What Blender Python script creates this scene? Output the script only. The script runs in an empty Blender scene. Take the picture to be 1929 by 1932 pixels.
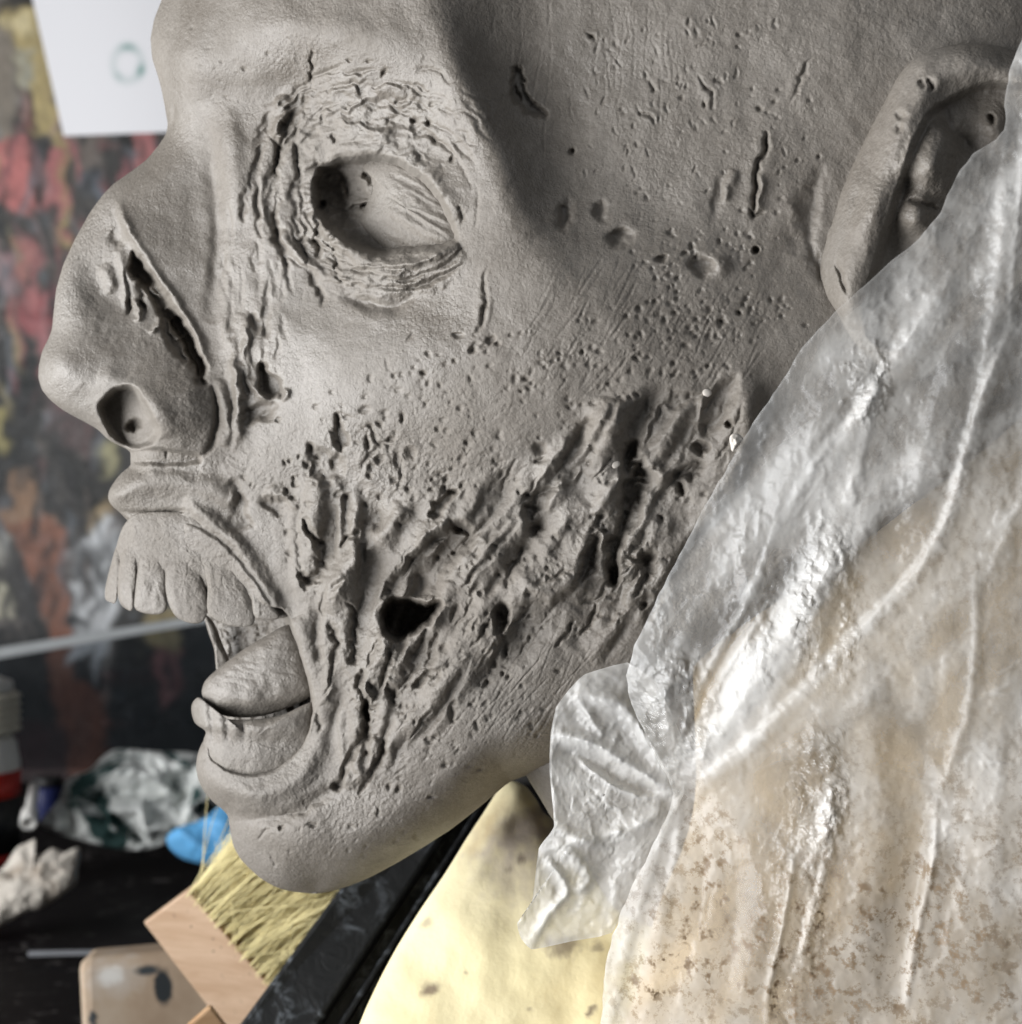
import bpy, math, random
import numpy as np

random.seed(7)
SC = bpy.context.scene
COL = SC.collection
S = 0.30 / 1932.0           # metres per design unit at the sculpture's midplane
D = 0.45                    # camera to midplane
CU, CV = 964.5, 966.0


def P(U, V, d):
    """design coordinates (across, down, towards the viewer) -> metres"""
    U = np.asarray(U, float); V = np.asarray(V, float); d = np.asarray(d, float)
    k = (D - d * S) / D
    return np.stack(np.broadcast_arrays((U - CU) * S * k, -d * S, (CV - V) * S * k), -1)


def DD(m):
    """distance from the camera in metres -> design depth"""
    return (D - m) / S


# ------------------------------------------------------------------ camera, world, light
cd = bpy.data.cameras.new("camera")
cam = bpy.data.objects.new("camera", cd)
COL.objects.link(cam)
cam.location = (0, -D, 0)
cam.rotation_euler = (math.radians(90), 0, 0)
cd.sensor_fit = 'HORIZONTAL'
cd.sensor_width = 36
cd.lens = 36 * D / (1929 * S)
cd.clip_start = 0.01
cd.clip_end = 60
cd.dof.use_dof = True
cd.dof.focus_distance = 0.392
cd.dof.aperture_fstop = 17
SC.camera = cam

w = bpy.data.worlds.new("World")
SC.world = w
w.use_nodes = True
bg = w.node_tree.nodes["Background"]
bg.inputs[0].default_value = (0.86, 0.93, 1.0, 1)
bg.inputs[1].default_value = 0.07


def area(name, loc, target, sx, sy, power, color, spread=180):
    l = bpy.data.lights.new(name, 'AREA')
    l.shape = 'RECTANGLE'; l.size = sx; l.size_y = sy; l.energy = power; l.color = color
    o = bpy.data.objects.new(name, l); COL.objects.link(o)
    o.location = loc
    v = np.array(target, float) - np.array(loc, float)
    l.spread = math.radians(spread)
    from mathutils import Vector
    o.rotation_euler = Vector(v).to_track_quat('-Z', 'Y').to_euler()
    return o


area("studio_window", (-1.12, -0.38, -0.20), (0.0, -0.30, -0.02), 1.2, 1.3, 44, (0.99, 0.99, 0.99), 160)
area("fill_lamp", (0.9, -1.7, 1.2), (0.05, 0.1, -0.1), 1.0, 1.0, 6, (0.93, 0.96, 1.0))  # weak fill lamp added behind the camera, stands for no real window

SC.view_settings.view_transform = 'Standard'
SC.view_settings.look = 'None'
SC.view_settings.exposure = 0.0
SC.cycles.max_bounces = 6
SC.cycles.transparent_max_bounces = 16
SC.cycles.caustics_reflective = False
SC.cycles.caustics_refractive = False
SC.cycles.use_denoising = True

# ------------------------------------------------------------------ numpy noise
_rng = np.random.RandomState(5)
_perm = np.tile(_rng.permutation(512), 3).astype(np.int32)
_ga = _rng.rand(512) * 2 * math.pi
_gx = np.cos(_ga).astype(np.float32); _gy = np.sin(_ga).astype(np.float32)


def perlin(x, y, seed=0):
    x = np.asarray(x, np.float32) + seed * 17.31; y = np.asarray(y, np.float32) - seed * 9.77
    xi = np.floor(x).astype(np.int32); yi = np.floor(y).astype(np.int32)
    xf = x - xi; yf = y - yi
    u = xf * xf * xf * (xf * (xf * 6 - 15) + 10); v = yf * yf * yf * (yf * (yf * 6 - 15) + 10)
    def g(ax, ay, dx, dy):
        h = _perm[_perm[ax & 511] + (ay & 511)]
        return _gx[h] * dx + _gy[h] * dy
    n00 = g(xi, yi, xf, yf); n10 = g(xi + 1, yi, xf - 1, yf)
    n01 = g(xi, yi + 1, xf, yf - 1); n11 = g(xi + 1, yi + 1, xf - 1, yf - 1)
    a = n00 + u * (n10 - n00); b = n01 + u * (n11 - n01)
    return (a + v * (b - a)) * 1.5


def fbm(x, y, oct=4, seed=0, gain=0.5):
    t = 0; a = 1.0; f = 1.0
    for i in range(oct):
        t = t + a * perlin(x * f, y * f, seed + i * 3)
        a *= gain; f *= 2.03
    return t


def ridged(x, y, oct=3, seed=0, gain=0.5):
    t = 0; a = 1.0; f = 1.0
    for i in range(oct):
        t = t + a * (1 - 2 * np.abs(perlin(x * f, y * f, seed + i * 5)))
        a *= gain; f *= 2.1
    return t


def sstep(a, b, x):
    t = np.clip((x - a) / (b - a), 0, 1)
    return t * t * (3 - 2 * t)


def poly_sd(poly, U, V):
    """signed distance, positive inside"""
    p = np.asarray(poly, float)
    inside = np.zeros(U.shape, bool); dist = np.full(U.shape, 1e9, np.float32)
    for i in range(len(p)):
        a = p[i]; b = p[(i + 1) % len(p)]
        ex, ey = b - a
        t = np.clip(((U - a[0]) * ex + (V - a[1]) * ey) / (ex * ex + ey * ey + 1e-9), 0, 1)
        dx = U - a[0] - t * ex; dy = V - a[1] - t * ey
        dist = np.minimum(dist, dx * dx + dy * dy)
        c = (a[1] > V) != (b[1] > V)
        if abs(ey) > 1e-9:
            inside ^= c & (U < ex * (V - a[1]) / ey + a[0])
    dist = np.sqrt(dist)
    return np.where(inside, dist, -dist)


def seg_dist(pts, U, V, closed=False):
    """distance to a polyline, signed side, and parameter 0..1 along it"""
    p = np.asarray(pts, float)
    L = np.r_[0, np.cumsum(np.hypot(*np.diff(p, axis=0).T))]
    best = np.full(U.shape, 1e12, np.float32); side = np.zeros(U.shape, np.float32); par = np.zeros(U.shape, np.float32)
    for i in range(len(p) - 1):
        a = p[i]; b = p[i + 1]; ex, ey = b - a; l2 = ex * ex + ey * ey + 1e-9
        t = np.clip(((U - a[0]) * ex + (V - a[1]) * ey) / l2, 0, 1)
        dx = U - a[0] - t * ex; dy = V - a[1] - t * ey
        q = dx * dx + dy * dy
        m = q < best
        best = np.where(m, q, best)
        side = np.where(m, np.sign(ex * dy - ey * dx), side)
        par = np.where(m, (L[i] + t * (L[i + 1] - L[i])) / L[-1], par)
    return np.sqrt(best), side, par


def smooth_line(pts, n=6, closed=False):
    p = np.asarray(pts, float)
    if len(p) < 3:
        return p
    if closed:
        q = np.vstack([p[-1], p, p[0], p[1]])
    else:
        q = np.vstack([2 * p[0] - p[1], p, 2 * p[-1] - p[-2]])
    out = []
    for i in range(1, len(q) - 2):
        for t in np.linspace(0, 1, n, endpoint=False):
            out.append(0.5 * (2 * q[i] + (q[i + 1] - q[i - 1]) * t + (2 * q[i - 1] - 5 * q[i] + 4 * q[i + 1] - q[i + 2]) * t * t
                              + (3 * q[i] - q[i - 1] - 3 * q[i + 1] + q[i + 2]) * t ** 3))
    if not closed:
        out.append(p[-1])
    return np.array(out)


class Field:
    """a carved relief: depth values on a regular raster of design coordinates"""
    def __init__(s, u0, u1, v0, v1, cell, seed=0, warp=5.0):
        s.u0, s.v0, s.c = u0, v0, cell
        s.nu = int((u1 - u0) / cell) + 2; s.nv = int((v1 - v0) / cell) + 2
        s.U, s.V = np.meshgrid((u0 + cell * np.arange(s.nu)).astype(np.float32), (v0 + cell * np.arange(s.nv)).astype(np.float32))
        s.H = np.zeros_like(s.U)
        s.WX = fbm(s.U / 26, s.V / 26, 3, seed + 1) * warp
        s.WY = fbm(s.U / 26, s.V / 26, 3, seed + 2) * warp

    g = 1.0       # how hard the tool is pressed

    def win(s, pts, m):
        p = np.asarray(pts, float)
        a = int(max(0, (p[:, 0].min() - m - s.u0) / s.c)); b = int(min(s.nu, (p[:, 0].max() + m - s.u0) / s.c + 2))
        c = int(max(0, (p[:, 1].min() - m - s.v0) / s.c)); d = int(min(s.nv, (p[:, 1].max() + m - s.v0) / s.c + 2))
        return (slice(c, max(c, d)), slice(a, max(a, b)))

    def _uv(s, w, rg):
        return s.U[w] + s.WX[w] * rg, s.V[w] + s.WY[w] * rg

    def ridge(s, pts, wd, a, tp=0.25, rg=1.0, sm=True):
        p = smooth_line(pts) if sm else np.asarray(pts, float)
        w = s.win(p, wd * 3 + 12)
        if s.U[w].size == 0: return s
        U, V = s._uv(w, rg)
        d, _, t = seg_dist(p, U, V)
        k = np.clip(np.minimum(t, 1 - t) / max(tp, 1e-3), 0, 1) ** 0.6 if tp > 0 else 1
        s.H[w] += a * np.exp(-(d / wd) ** 2) * k
        return s

    def cut(s, pts, wd, a, lip=0.25, tp=0.3, rg=1.0, sm=True):
        p = smooth_line(pts) if sm else np.asarray(pts, float)
        w = s.win(p, wd * 4 + 12)
        if s.U[w].size == 0: return s
        U, V = s._uv(w, rg)
        d, _, t = seg_dist(p, U, V)
        k = np.clip(np.minimum(t, 1 - t) / max(tp, 1e-3), 0, 1) ** 0.5
        ww = wd * (0.35 + 0.65 * k)
        a = 0.75 * a * s.g
        s.H[w] += k * (-a * np.exp(-(d / (ww * 0.62)) ** 2.2) + 0.3 * lip * a * np.exp(-((d - ww * 2.2) / (ww * 1.5)) ** 2))
        return s

    def batch(s, fn, lo, hi, gain=1.0, mask=None):
        """many overlapping strokes worked together, limited in depth"""
        keep = s.H; s.H = np.zeros_like(keep)
        fn(s)
        t = s.H * gain
        if mask is not None: t = t * mask
        s.H = keep + np.where(t < 0, -lo * np.tanh(-t / lo), hi * np.tanh(t / hi))
        return s

    def step(s, pts, wd, a, fall, rg=1.0, tp=0.15):
        """ledge: the side to the right of travel (down for a line going right) is raised by a (negative: lowered)"""
        p = smooth_line(pts)
        w = s.win(p, fall * 3)
        if s.U[w].size == 0: return s
        U, V = s._uv(w, rg)
        d, sd, t = seg_dist(p, U, V)
        k = np.clip(np.minimum(t, 1 - t) / tp, 0, 1) if tp > 0 else 1
        s.H[w] += a * k * 0.5 * (1 + np.tanh(sd * d / wd)) * np.exp(-(d / fall) ** 2)
        return s

    def pit(s, c, r, ang, a, pw=4, rg=1.0, lip=0.0):
        w = s.win([c], max(r) * 1.9 + 10)
        if s.U[w].size == 0: return s
        U, V = s._uv(w, rg)
        ca, sa = math.cos(math.radians(ang)), math.sin(math.radians(ang))
        x = ((U - c[0]) * ca - (V - c[1]) * sa) / r[0]; y = ((U - c[0]) * sa + (V - c[1]) * ca) / r[1]
        q = np.sqrt(x * x + y * y)
        s.H[w] += -a * s.g * np.exp(-q ** pw)
        if lip: s.H[w] += lip * np.exp(-((q - 1.25) / 0.3) ** 2)
        return s

    def bump(s, c, r, ang, a, pw=2, rg=1.0):
        return s.pit(c, r, ang, -a, pw, rg)

    def fill(s, poly, soft, a=None, to=None, rg=0.6):
        """raise a region by a, or pull it to depth `to`"""
        p = smooth_line(poly, 4, True)
        w = s.win(p if to is None or np.isscalar(to) else poly, soft * 2 if to is None or np.isscalar(to) else 20)
        U, V = s._uv(w, rg)
        m = sstep(-soft, soft, poly_sd(p, U, V))
        if a is not None: s.H[w] += a * s.g * m
        else: s.H[w] += (to - s.H[w]) * m
        return s

    def pores(s, poly, n, r0, r1, dep, seed, ang=None, el=(1, 1.6)):
        rs = np.random.RandomState(seed)
        p = np.asarray(poly, float); lo, hi = p.min(0), p.max(0)
        k = max(n * 4, 50)
        c = rs.rand(k, 2) * (hi - lo) + lo
        sd = poly_sd(p, c[:, 0], c[:, 1])
        dens = fbm(c[:, 0] / 60, c[:, 1] / 60, 2, seed) + 0.55
        ok = (sd > 0) & (rs.rand(k) < np.clip(dens, 0.05, 1)) & (rs.rand(k) < np.clip(sd / 40, 0.15, 1))
        for q in c[ok][:n]:
            r = 0.8 * r0 + (r1 - 0.8 * r0) * rs.rand() ** 3.0
            e = el[0] + (el[1] - el[0]) * rs.rand()
            an = rs.rand() * 180 if ang is None else ang + rs.randn() * 18
            s.pit(q, (r * e, r), an, dep * r * (0.5 + 0.9 * rs.rand()), 2.4, 0.5, 0.06 * dep * r)
        return s

    def sample(s, U, V):
        x = np.clip((U - s.u0) / s.c, 0, s.nu - 1.001); y = np.clip((V - s.v0) / s.c, 0, s.nv - 1.001)
        i = x.astype(int); j = y.astype(int); fx = x - i; fy = y - j
        H = s.H
        return (H[j, i] * (1 - fx) + H[j, i + 1] * fx) * (1 - fy) + (H[j + 1, i] * (1 - fx) + H[j + 1, i + 1] * fx) * fy

    def blur(s, px):
        ky = np.fft.fftfreq(s.H.shape[0])[:, None]; kx = np.fft.rfftfreq(s.H.shape[1])[None]
        g = np.exp(-2 * (math.pi * px / s.c) ** 2 * (kx * kx + ky * ky))
        s.H = np.fft.irfft2(np.fft.rfft2(s.H) * g, s.H.shape).astype(np.float32)
        return s


def tps(ctrl, reg=0.002):
    c = np.asarray(ctrl, float); p = c[:, :2] / 500.0
    n = len(p)
    def phi(r2): return 0.5 * r2 * np.log(r2 + 1e-12)
    K = phi(((p[:, None] - p[None]) ** 2).sum(-1)) + reg * np.eye(n)
    A = np.zeros((n + 3, n + 3)); A[:n, :n] = K; A[:n, n] = 1; A[:n, n + 1:] = p; A[n, :n] = 1; A[n + 1:, :n] = p.T
    sol = np.linalg.solve(A, np.r_[c[:, 2], 0, 0, 0])
    def f(U, V):
        x = np.asarray(U, float) / 500; y = np.asarray(V, float) / 500
        o = sol[n] + sol[n + 1] * x + sol[n + 2] * y
        for i in range(n):
            o = o + sol[i] * phi((x - p[i, 0]) ** 2 + (y - p[i, 1]) ** 2)
        return o
    return f


# ------------------------------------------------------------------ mesh helpers
def link_mesh(name, verts, faces, mat=None, parent=None, smooth=True):
    me = bpy.data.meshes.new(name)
    verts = np.asarray(verts, np.float64).reshape(-1, 3)
    if parent is not None:
        verts = verts - np.array(parent.location)
    if isinstance(faces, np.ndarray):
        nf, k = faces.shape
        me.vertices.add(len(verts)); me.vertices.foreach_set("co", verts.astype(np.float32).ravel())
        me.loops.add(nf * k); me.loops.foreach_set("vertex_index", faces.astype(np.int32).ravel())
        me.polygons.add(nf); me.polygons.foreach_set("loop_start", (np.arange(nf) * k).astype(np.int32))
        me.update(calc_edges=True)
    else:
        me.from_pydata([tuple(v) for v in verts], [], faces)
    me.validate()
    me.polygons.foreach_set("use_smooth", np.full(len(me.polygons), smooth))
    o = bpy.data.objects.new(name, me); COL.objects.link(o)
    if mat: me.materials.append(mat)
    if parent is not None: o.parent = parent
    return o


def thing(name, label, cat, loc=(0, 0, 0), group=None):
    o = bpy.data.objects.new(name, None); COL.objects.link(o)
    o.empty_display_size = 0.02
    o.location = loc; o['label'] = label; o['category'] = cat
    if group: o['group'] = group
    return o


def tag(o, label, cat, group=None):
    o['label'] = label; o['category'] = cat
    if group: o['group'] = group
    return o


def vcol(o, rgb, name="tint"):
    a = o.data.color_attributes.new(name, 'FLOAT_COLOR', 'POINT')
    c = np.ones((len(o.data.vertices), 4), np.float32); c[:, :rgb.shape[1]] = rgb
    a.data.foreach_set("color", c.ravel())


def grid_faces(nr, nc, cyc=False, flip=False):
    i = np.arange(nr - 1)[:, None]; j = np.arange(nc if cyc else nc - 1)[None]
    jn = (j + 1) % nc
    a = i * nc + j; b = i * nc + jn; c = (i + 1) * nc + jn; d = (i + 1) * nc + j
    f = np.stack(np.broadcast_arrays(a, d, c, b), -1).reshape(-1, 4)
    return f[:, ::-1] if flip else f


def pillow(name, outline, dfun, T, Tb, mat, parent=None, nr=20, na=96, pw=2.4, detail=None, center=None, sharp=False):
    """a closed lump: an outline, a front that bulges T towards the viewer and a back Tb deep"""
    ol = np.asarray(outline, float) if sharp else smooth_line(outline, 8, True)
    q = np.vstack([ol, ol[0]]); L = np.r_[0, np.cumsum(np.hypot(*np.diff(q, axis=0).T))]
    t = np.linspace(0, L[-1], na, endpoint=False)
    ol = np.stack([np.interp(t, L, q[:, 0]), np.interp(t, L, q[:, 1])], -1)
    c = ol.mean(0) if center is None else np.array(center, float)
    r = np.sin(np.linspace(0, math.pi / 2, nr + 1)[1:])
    r[-1] = 1
    R = np.r_[r, r[::-1][1:]]
    U = c[0] + R[:, None] * (ol[None, :, 0] - c[0]); V = c[1] + R[:, None] * (ol[None, :, 1] - c[1])
    pr = np.sqrt(np.clip(1 - R ** pw, 0, 1))
    sign = np.r_[np.full(nr, T), np.full(nr - 1, -Tb)]
    dd = dfun(U, V) + (sign * pr)[:, None]
    if detail is not None:
        dd[:nr] += detail(U[:nr], V[:nr]) * np.sqrt(pr[:nr] + 0.02)[:, None]
    pts = P(U, V, dd).reshape(-1, 3)
    cf = dfun(c[None, 0], c[None, 1])[0]
    d0 = detail(c[None, :1], c[None, 1:])[0, 0] if detail is not None else 0
    pts = np.vstack([pts, P(c[0], c[1], cf + T + d0), P(c[0], c[1], cf - Tb)])
    f = grid_faces(2 * nr - 1, na, True)
    n0 = (2 * nr - 1) * na
    j = np.arange(na)
    tri = np.stack([np.full(na, n0), j, (j + 1) % na, np.full(na, n0)], -1)
    b = (2 * nr - 2) * na
    tri2 = np.stack([np.full(na, n0 + 1), b + (j + 1) % na, b + j, np.full(na, n0 + 1)], -1)
    faces = [tuple(x) for x in f] + [tuple(x[:3]) for x in tri] + [tuple(x[:3]) for x in tri2]
    o = link_mesh(name, pts, faces, mat, parent)
    o["_uv"] = 0
    del o["_uv"]
    allU = np.r_[U.ravel(), c[0], c[0]]; allV = np.r_[V.ravel(), c[1], c[1]]
    return o, allU, allV


def const(v):
    return lambda U, V: np.full(np.shape(U), float(v))


# ------------------------------------------------------------------ materials
def mat(name):
    m = bpy.data.materials.new(name); m.use_nodes = True
    nt = m.node_tree; b = nt.nodes["Principled BSDF"]
    return m, nt, b


def N(nt, t, **kw):
    n = nt.nodes.new(t)
    for k, v in kw.items():
        if k.startswith("i_"):
            n.inputs[k[2:]].default_value = v
        else:
            setattr(n, k, v)
    return n


def noise(nt, co, scale, detail=4, rough=0.55, dist=0.0):
    n = N(nt, 'ShaderNodeTexNoise')
    n.inputs['Scale'].default_value = scale; n.inputs['Detail'].default_value = detail
    n.inputs['Roughness'].default_value = rough; n.inputs['Distortion'].default_value = dist
    nt.links.new(co, n.inputs['Vector'])
    return n.outputs['Fac']


def ramp(nt, fac, stops):
    r = N(nt, 'ShaderNodeValToRGB')
    el = r.color_ramp.elements
    while len(el) < len(stops): el.new(0.5)
    for e, (p, c) in zip(el, stops):
        e.position = p; e.color = (*c, 1) if len(c) == 3 else c
    nt.links.new(fac, r.inputs[0])
    return r.outputs[0]


def mixc(nt, fac, a, b, mode='MIX'):
    n = N(nt, 'ShaderNodeMix', data_type='RGBA', blend_type=mode)
    for sock, v in ((n.inputs[0], fac), (n.inputs[6], a), (n.inputs[7], b)):
        if hasattr(v, 'is_output') or hasattr(v, 'links'): nt.links.new(v, sock)
        else: sock.default_value = v if not isinstance(v, tuple) else (*v[:3], 1)
    return n.outputs[2]


def bump(nt, h, dist, strength=1.0, normal=None):
    n = N(nt, 'ShaderNodeBump'); n.inputs['Distance'].default_value = dist; n.inputs['Strength'].default_value = strength
    nt.links.new(h, n.inputs['Height'])
    if normal: nt.links.new(normal, n.inputs['Normal'])
    return n.outputs[0]


def clay_material():
    m, nt, b = mat("damp_clay")
    co = N(nt, 'ShaderNodeTexCoord').outputs['Object']
    big = noise(nt, co, 22, 5, 0.6)
    c1 = ramp(nt, big, [(0.28, (0.134, 0.117, 0.098)), (0.50, (0.176, 0.159, 0.138)), (0.72, (0.213, 0.197, 0.177))])
    dp = noise(nt, co, 14, 6, 0.65, 0.6)
    dpm = N(nt, 'ShaderNodeMapRange'); dpm.inputs[1].default_value = 0.52; dpm.inputs[2].default_value = 0.66; dpm.inputs[4].default_value = 0.6; nt.links.new(dp, dpm.inputs[0])
    c1 = mixc(nt, dpm.outputs[0], c1, (0.120, 0.104, 0.086))
    fine = noise(nt, co, 900, 3, 0.6)
    c2 = mixc(nt, 0.35, c1, ramp(nt, fine, [(0.3, (0.115, 0.098, 0.081)), (0.7, (0.245, 0.224, 0.200))]))
    nt.links.new(c2, b.inputs['Base Color'])
    rr = N(nt, 'ShaderNodeMapRange'); rr.inputs[1].default_value = 0.35; rr.inputs[2].default_value = 0.7
    rr.inputs[3].default_value = 0.36; rr.inputs[4].default_value = 0.74
    dr_ = N(nt, 'ShaderNodeMath', operation='MULTIPLY_ADD'); nt.links.new(dpm.outputs[0], dr_.inputs[0]); dr_.inputs[1].default_value = -0.22; nt.links.new(noise(nt, co, 35, 4, 0.6), dr_.inputs[2]); nt.links.new(dr_.outputs[0], rr.inputs[0])
    wet = N(nt, 'ShaderNodeAttribute', attribute_name="wet")
    rw = N(nt, 'ShaderNodeMix', data_type='FLOAT'); nt.links.new(wet.outputs['Fac'], rw.inputs[0]); nt.links.new(rr.outputs[0], rw.inputs[2]); rw.inputs[3].default_value = 0.27
    nt.links.new(rw.outputs[0], b.inputs['Roughness'])
    b.inputs['Specular IOR Level'].default_value = 0.42
    g1 = noise(nt, co, 1500, 3, 0.65)
    g2 = noise(nt, co, 420, 3, 0.6)
    n1 = bump(nt, g2, 0.00045, 0.45)
    n2 = bump(nt, g1, 0.00030, 0.75, n1)
    vo = N(nt, 'ShaderNodeTexVoronoi', feature='F1'); vo.inputs['Scale'].default_value = 950
    wv = N(nt, 'ShaderNodeVectorMath', operation='ADD'); nw = N(nt, 'ShaderNodeTexNoise'); nw.inputs['Scale'].default_value = 500; nt.links.new(co, nw.inputs['Vector'])
    sv = N(nt, 'ShaderNodeVectorMath', operation='SCALE'); nt.links.new(nw.outputs['Color'], sv.inputs[0]); sv.inputs['Scale'].default_value = 0.0016
    nt.links.new(co, wv.inputs[0]); nt.links.new(sv.outputs[0], wv.inputs[1]); nt.links.new(wv.outputs[0], vo.inputs['Vector'])
    pm = N(nt, 'ShaderNodeMapRange'); pm.inputs[1].default_value = 0.42; pm.inputs[2].default_value = 0.66; nt.links.new(noise(nt, co, 26, 3, 0.5), pm.inputs[0])
    vm = N(nt, 'ShaderNodeMath', operation='MULTIPLY'); nt.links.new(vo.outputs['Distance'], vm.inputs[0]); nt.links.new(pm.outputs[0], vm.inputs[1])
    n3 = N(nt, 'ShaderNodeBump', invert=True); n3.inputs['Distance'].default_value = 0.0004; n3.inputs['Strength'].default_value = 0.5
    nt.links.new(vm.outputs[0], n3.inputs['Height']); nt.links.new(n2, n3.inputs['Normal'])
    nt.links.new(n3.outputs[0], b.inputs['Normal'])
    return m


CLAY = clay_material()


def simple(name, col, rough=0.7, var=0.25, scale=30, bmp=0.0, bscale=300, spec=0.3, attr=None):
    m, nt, b = mat(name)
    co = N(nt, 'ShaderNodeTexCoord').outputs['Object']
    f = noise(nt, co, scale, 5, 0.6)
    lo = tuple(c * (1 - var) for c in col); hi = tuple(min(1, c * (1 + var)) for c in col)
    c = ramp(nt, f, [(0.3, lo), (0.7, hi)])
    if attr:
        a = N(nt, 'ShaderNodeAttribute', attribute_name=attr)
        c = mixc(nt, 1.0, a.outputs[0], ramp(nt, f, [(0.3, (1 - var,) * 3), (0.7, (1, 1, 1))]), 'MULTIPLY')
    nt.links.new(c, b.inputs['Base Color'])
    b.inputs['Roughness'].default_value = rough
    b.inputs['Specular IOR Level'].default_value = spec
    if bmp:
        nt.links.new(bump(nt, noise(nt, co, bscale, 4, 0.6), bmp), b.inputs['Normal'])
    return m


# ================================================================== THE CLAY HEAD
# zoom transforms used while measuring the photograph
def ZZ(u, v, k):
    return lambda *p: [(u + k * x, v + k * y) for x, y in p]


Z1 = ZZ(501.5, 77.2, 0.2995); Z2 = ZZ(38.6, 347.2, 0.28); Z3 = ZZ(463, 540, 0.28)
Z4 = ZZ(926, 655.9, 0.3196); Z5 = ZZ(501.5, 1080, 0.28); Z6 = ZZ(1466, 38.6, 0.2796)
ZM = ZZ(154.3, 771.6, 0.28); ZC = ZZ(617.3, 771.6, 0.36); ZB = ZZ(0, 1389, 0.36)
Q1 = ZZ(0, 0, 0.5); Q2 = ZZ(964.5, 0, 0.5); Q3 = ZZ(0, 966, 0.5); Q4 = ZZ(964.5, 966, 0.5)

LEFT = [(1300, -480), (900, -450), (620, -360), (440, -230), (345, -100), (305, 0), (291, 35), (284, 72), (287, 110), (297, 140), (304, 165), (311, 200),
        (317, 235), (313, 254), (298, 276), (275, 303), (245, 325), (216, 345), (195, 366), (170, 400), (142, 450), (119, 500), (106, 545),
        (101, 590), (98, 622), (91, 640), (80, 661), (73, 690), (72, 712), (79, 736), (96, 756), (120, 775), (152, 792), (184, 809),
        (200, 826), (217, 838), (238, 845), (247, 852), (246, 868), (248, 880), (233, 888), (219, 904), (206, 924), (203, 940),
        (210, 954), (226, 966), (240, 982), (262, 1000), (300, 1050), (330, 1100), (365, 1150), (388, 1172), (396, 1190), (405, 1220), (412, 1245), (414, 1265),
        (412, 1300), (405, 1330), (398, 1360), (390, 1388), (378, 1408), (371, 1430), (370, 1450), (374, 1472), (384, 1492), (402, 1514), (422, 1529), (431, 1540),
        (434, 1566), (440, 1596), (453, 1620), (470, 1638), (492, 1658), (520, 1674), (548, 1682), (596, 1687)]
RIGHT = [(1320, -480), (1700, -440), (1980, -330), (2100, -180), (2160, 0), (2150, 400), (2120, 600), (2040, 720), (1900, 850), (1760, 960), (1640, 1050), (1480, 1170),
         (1330, 1270), (1225, 1335), (1140, 1390), (1060, 1440), (963, 1474), (905, 1523), (850, 1566), (800, 1598), (750, 1628), (700, 1655), (665, 1670), (630, 1681), (600, 1687)]

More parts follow.
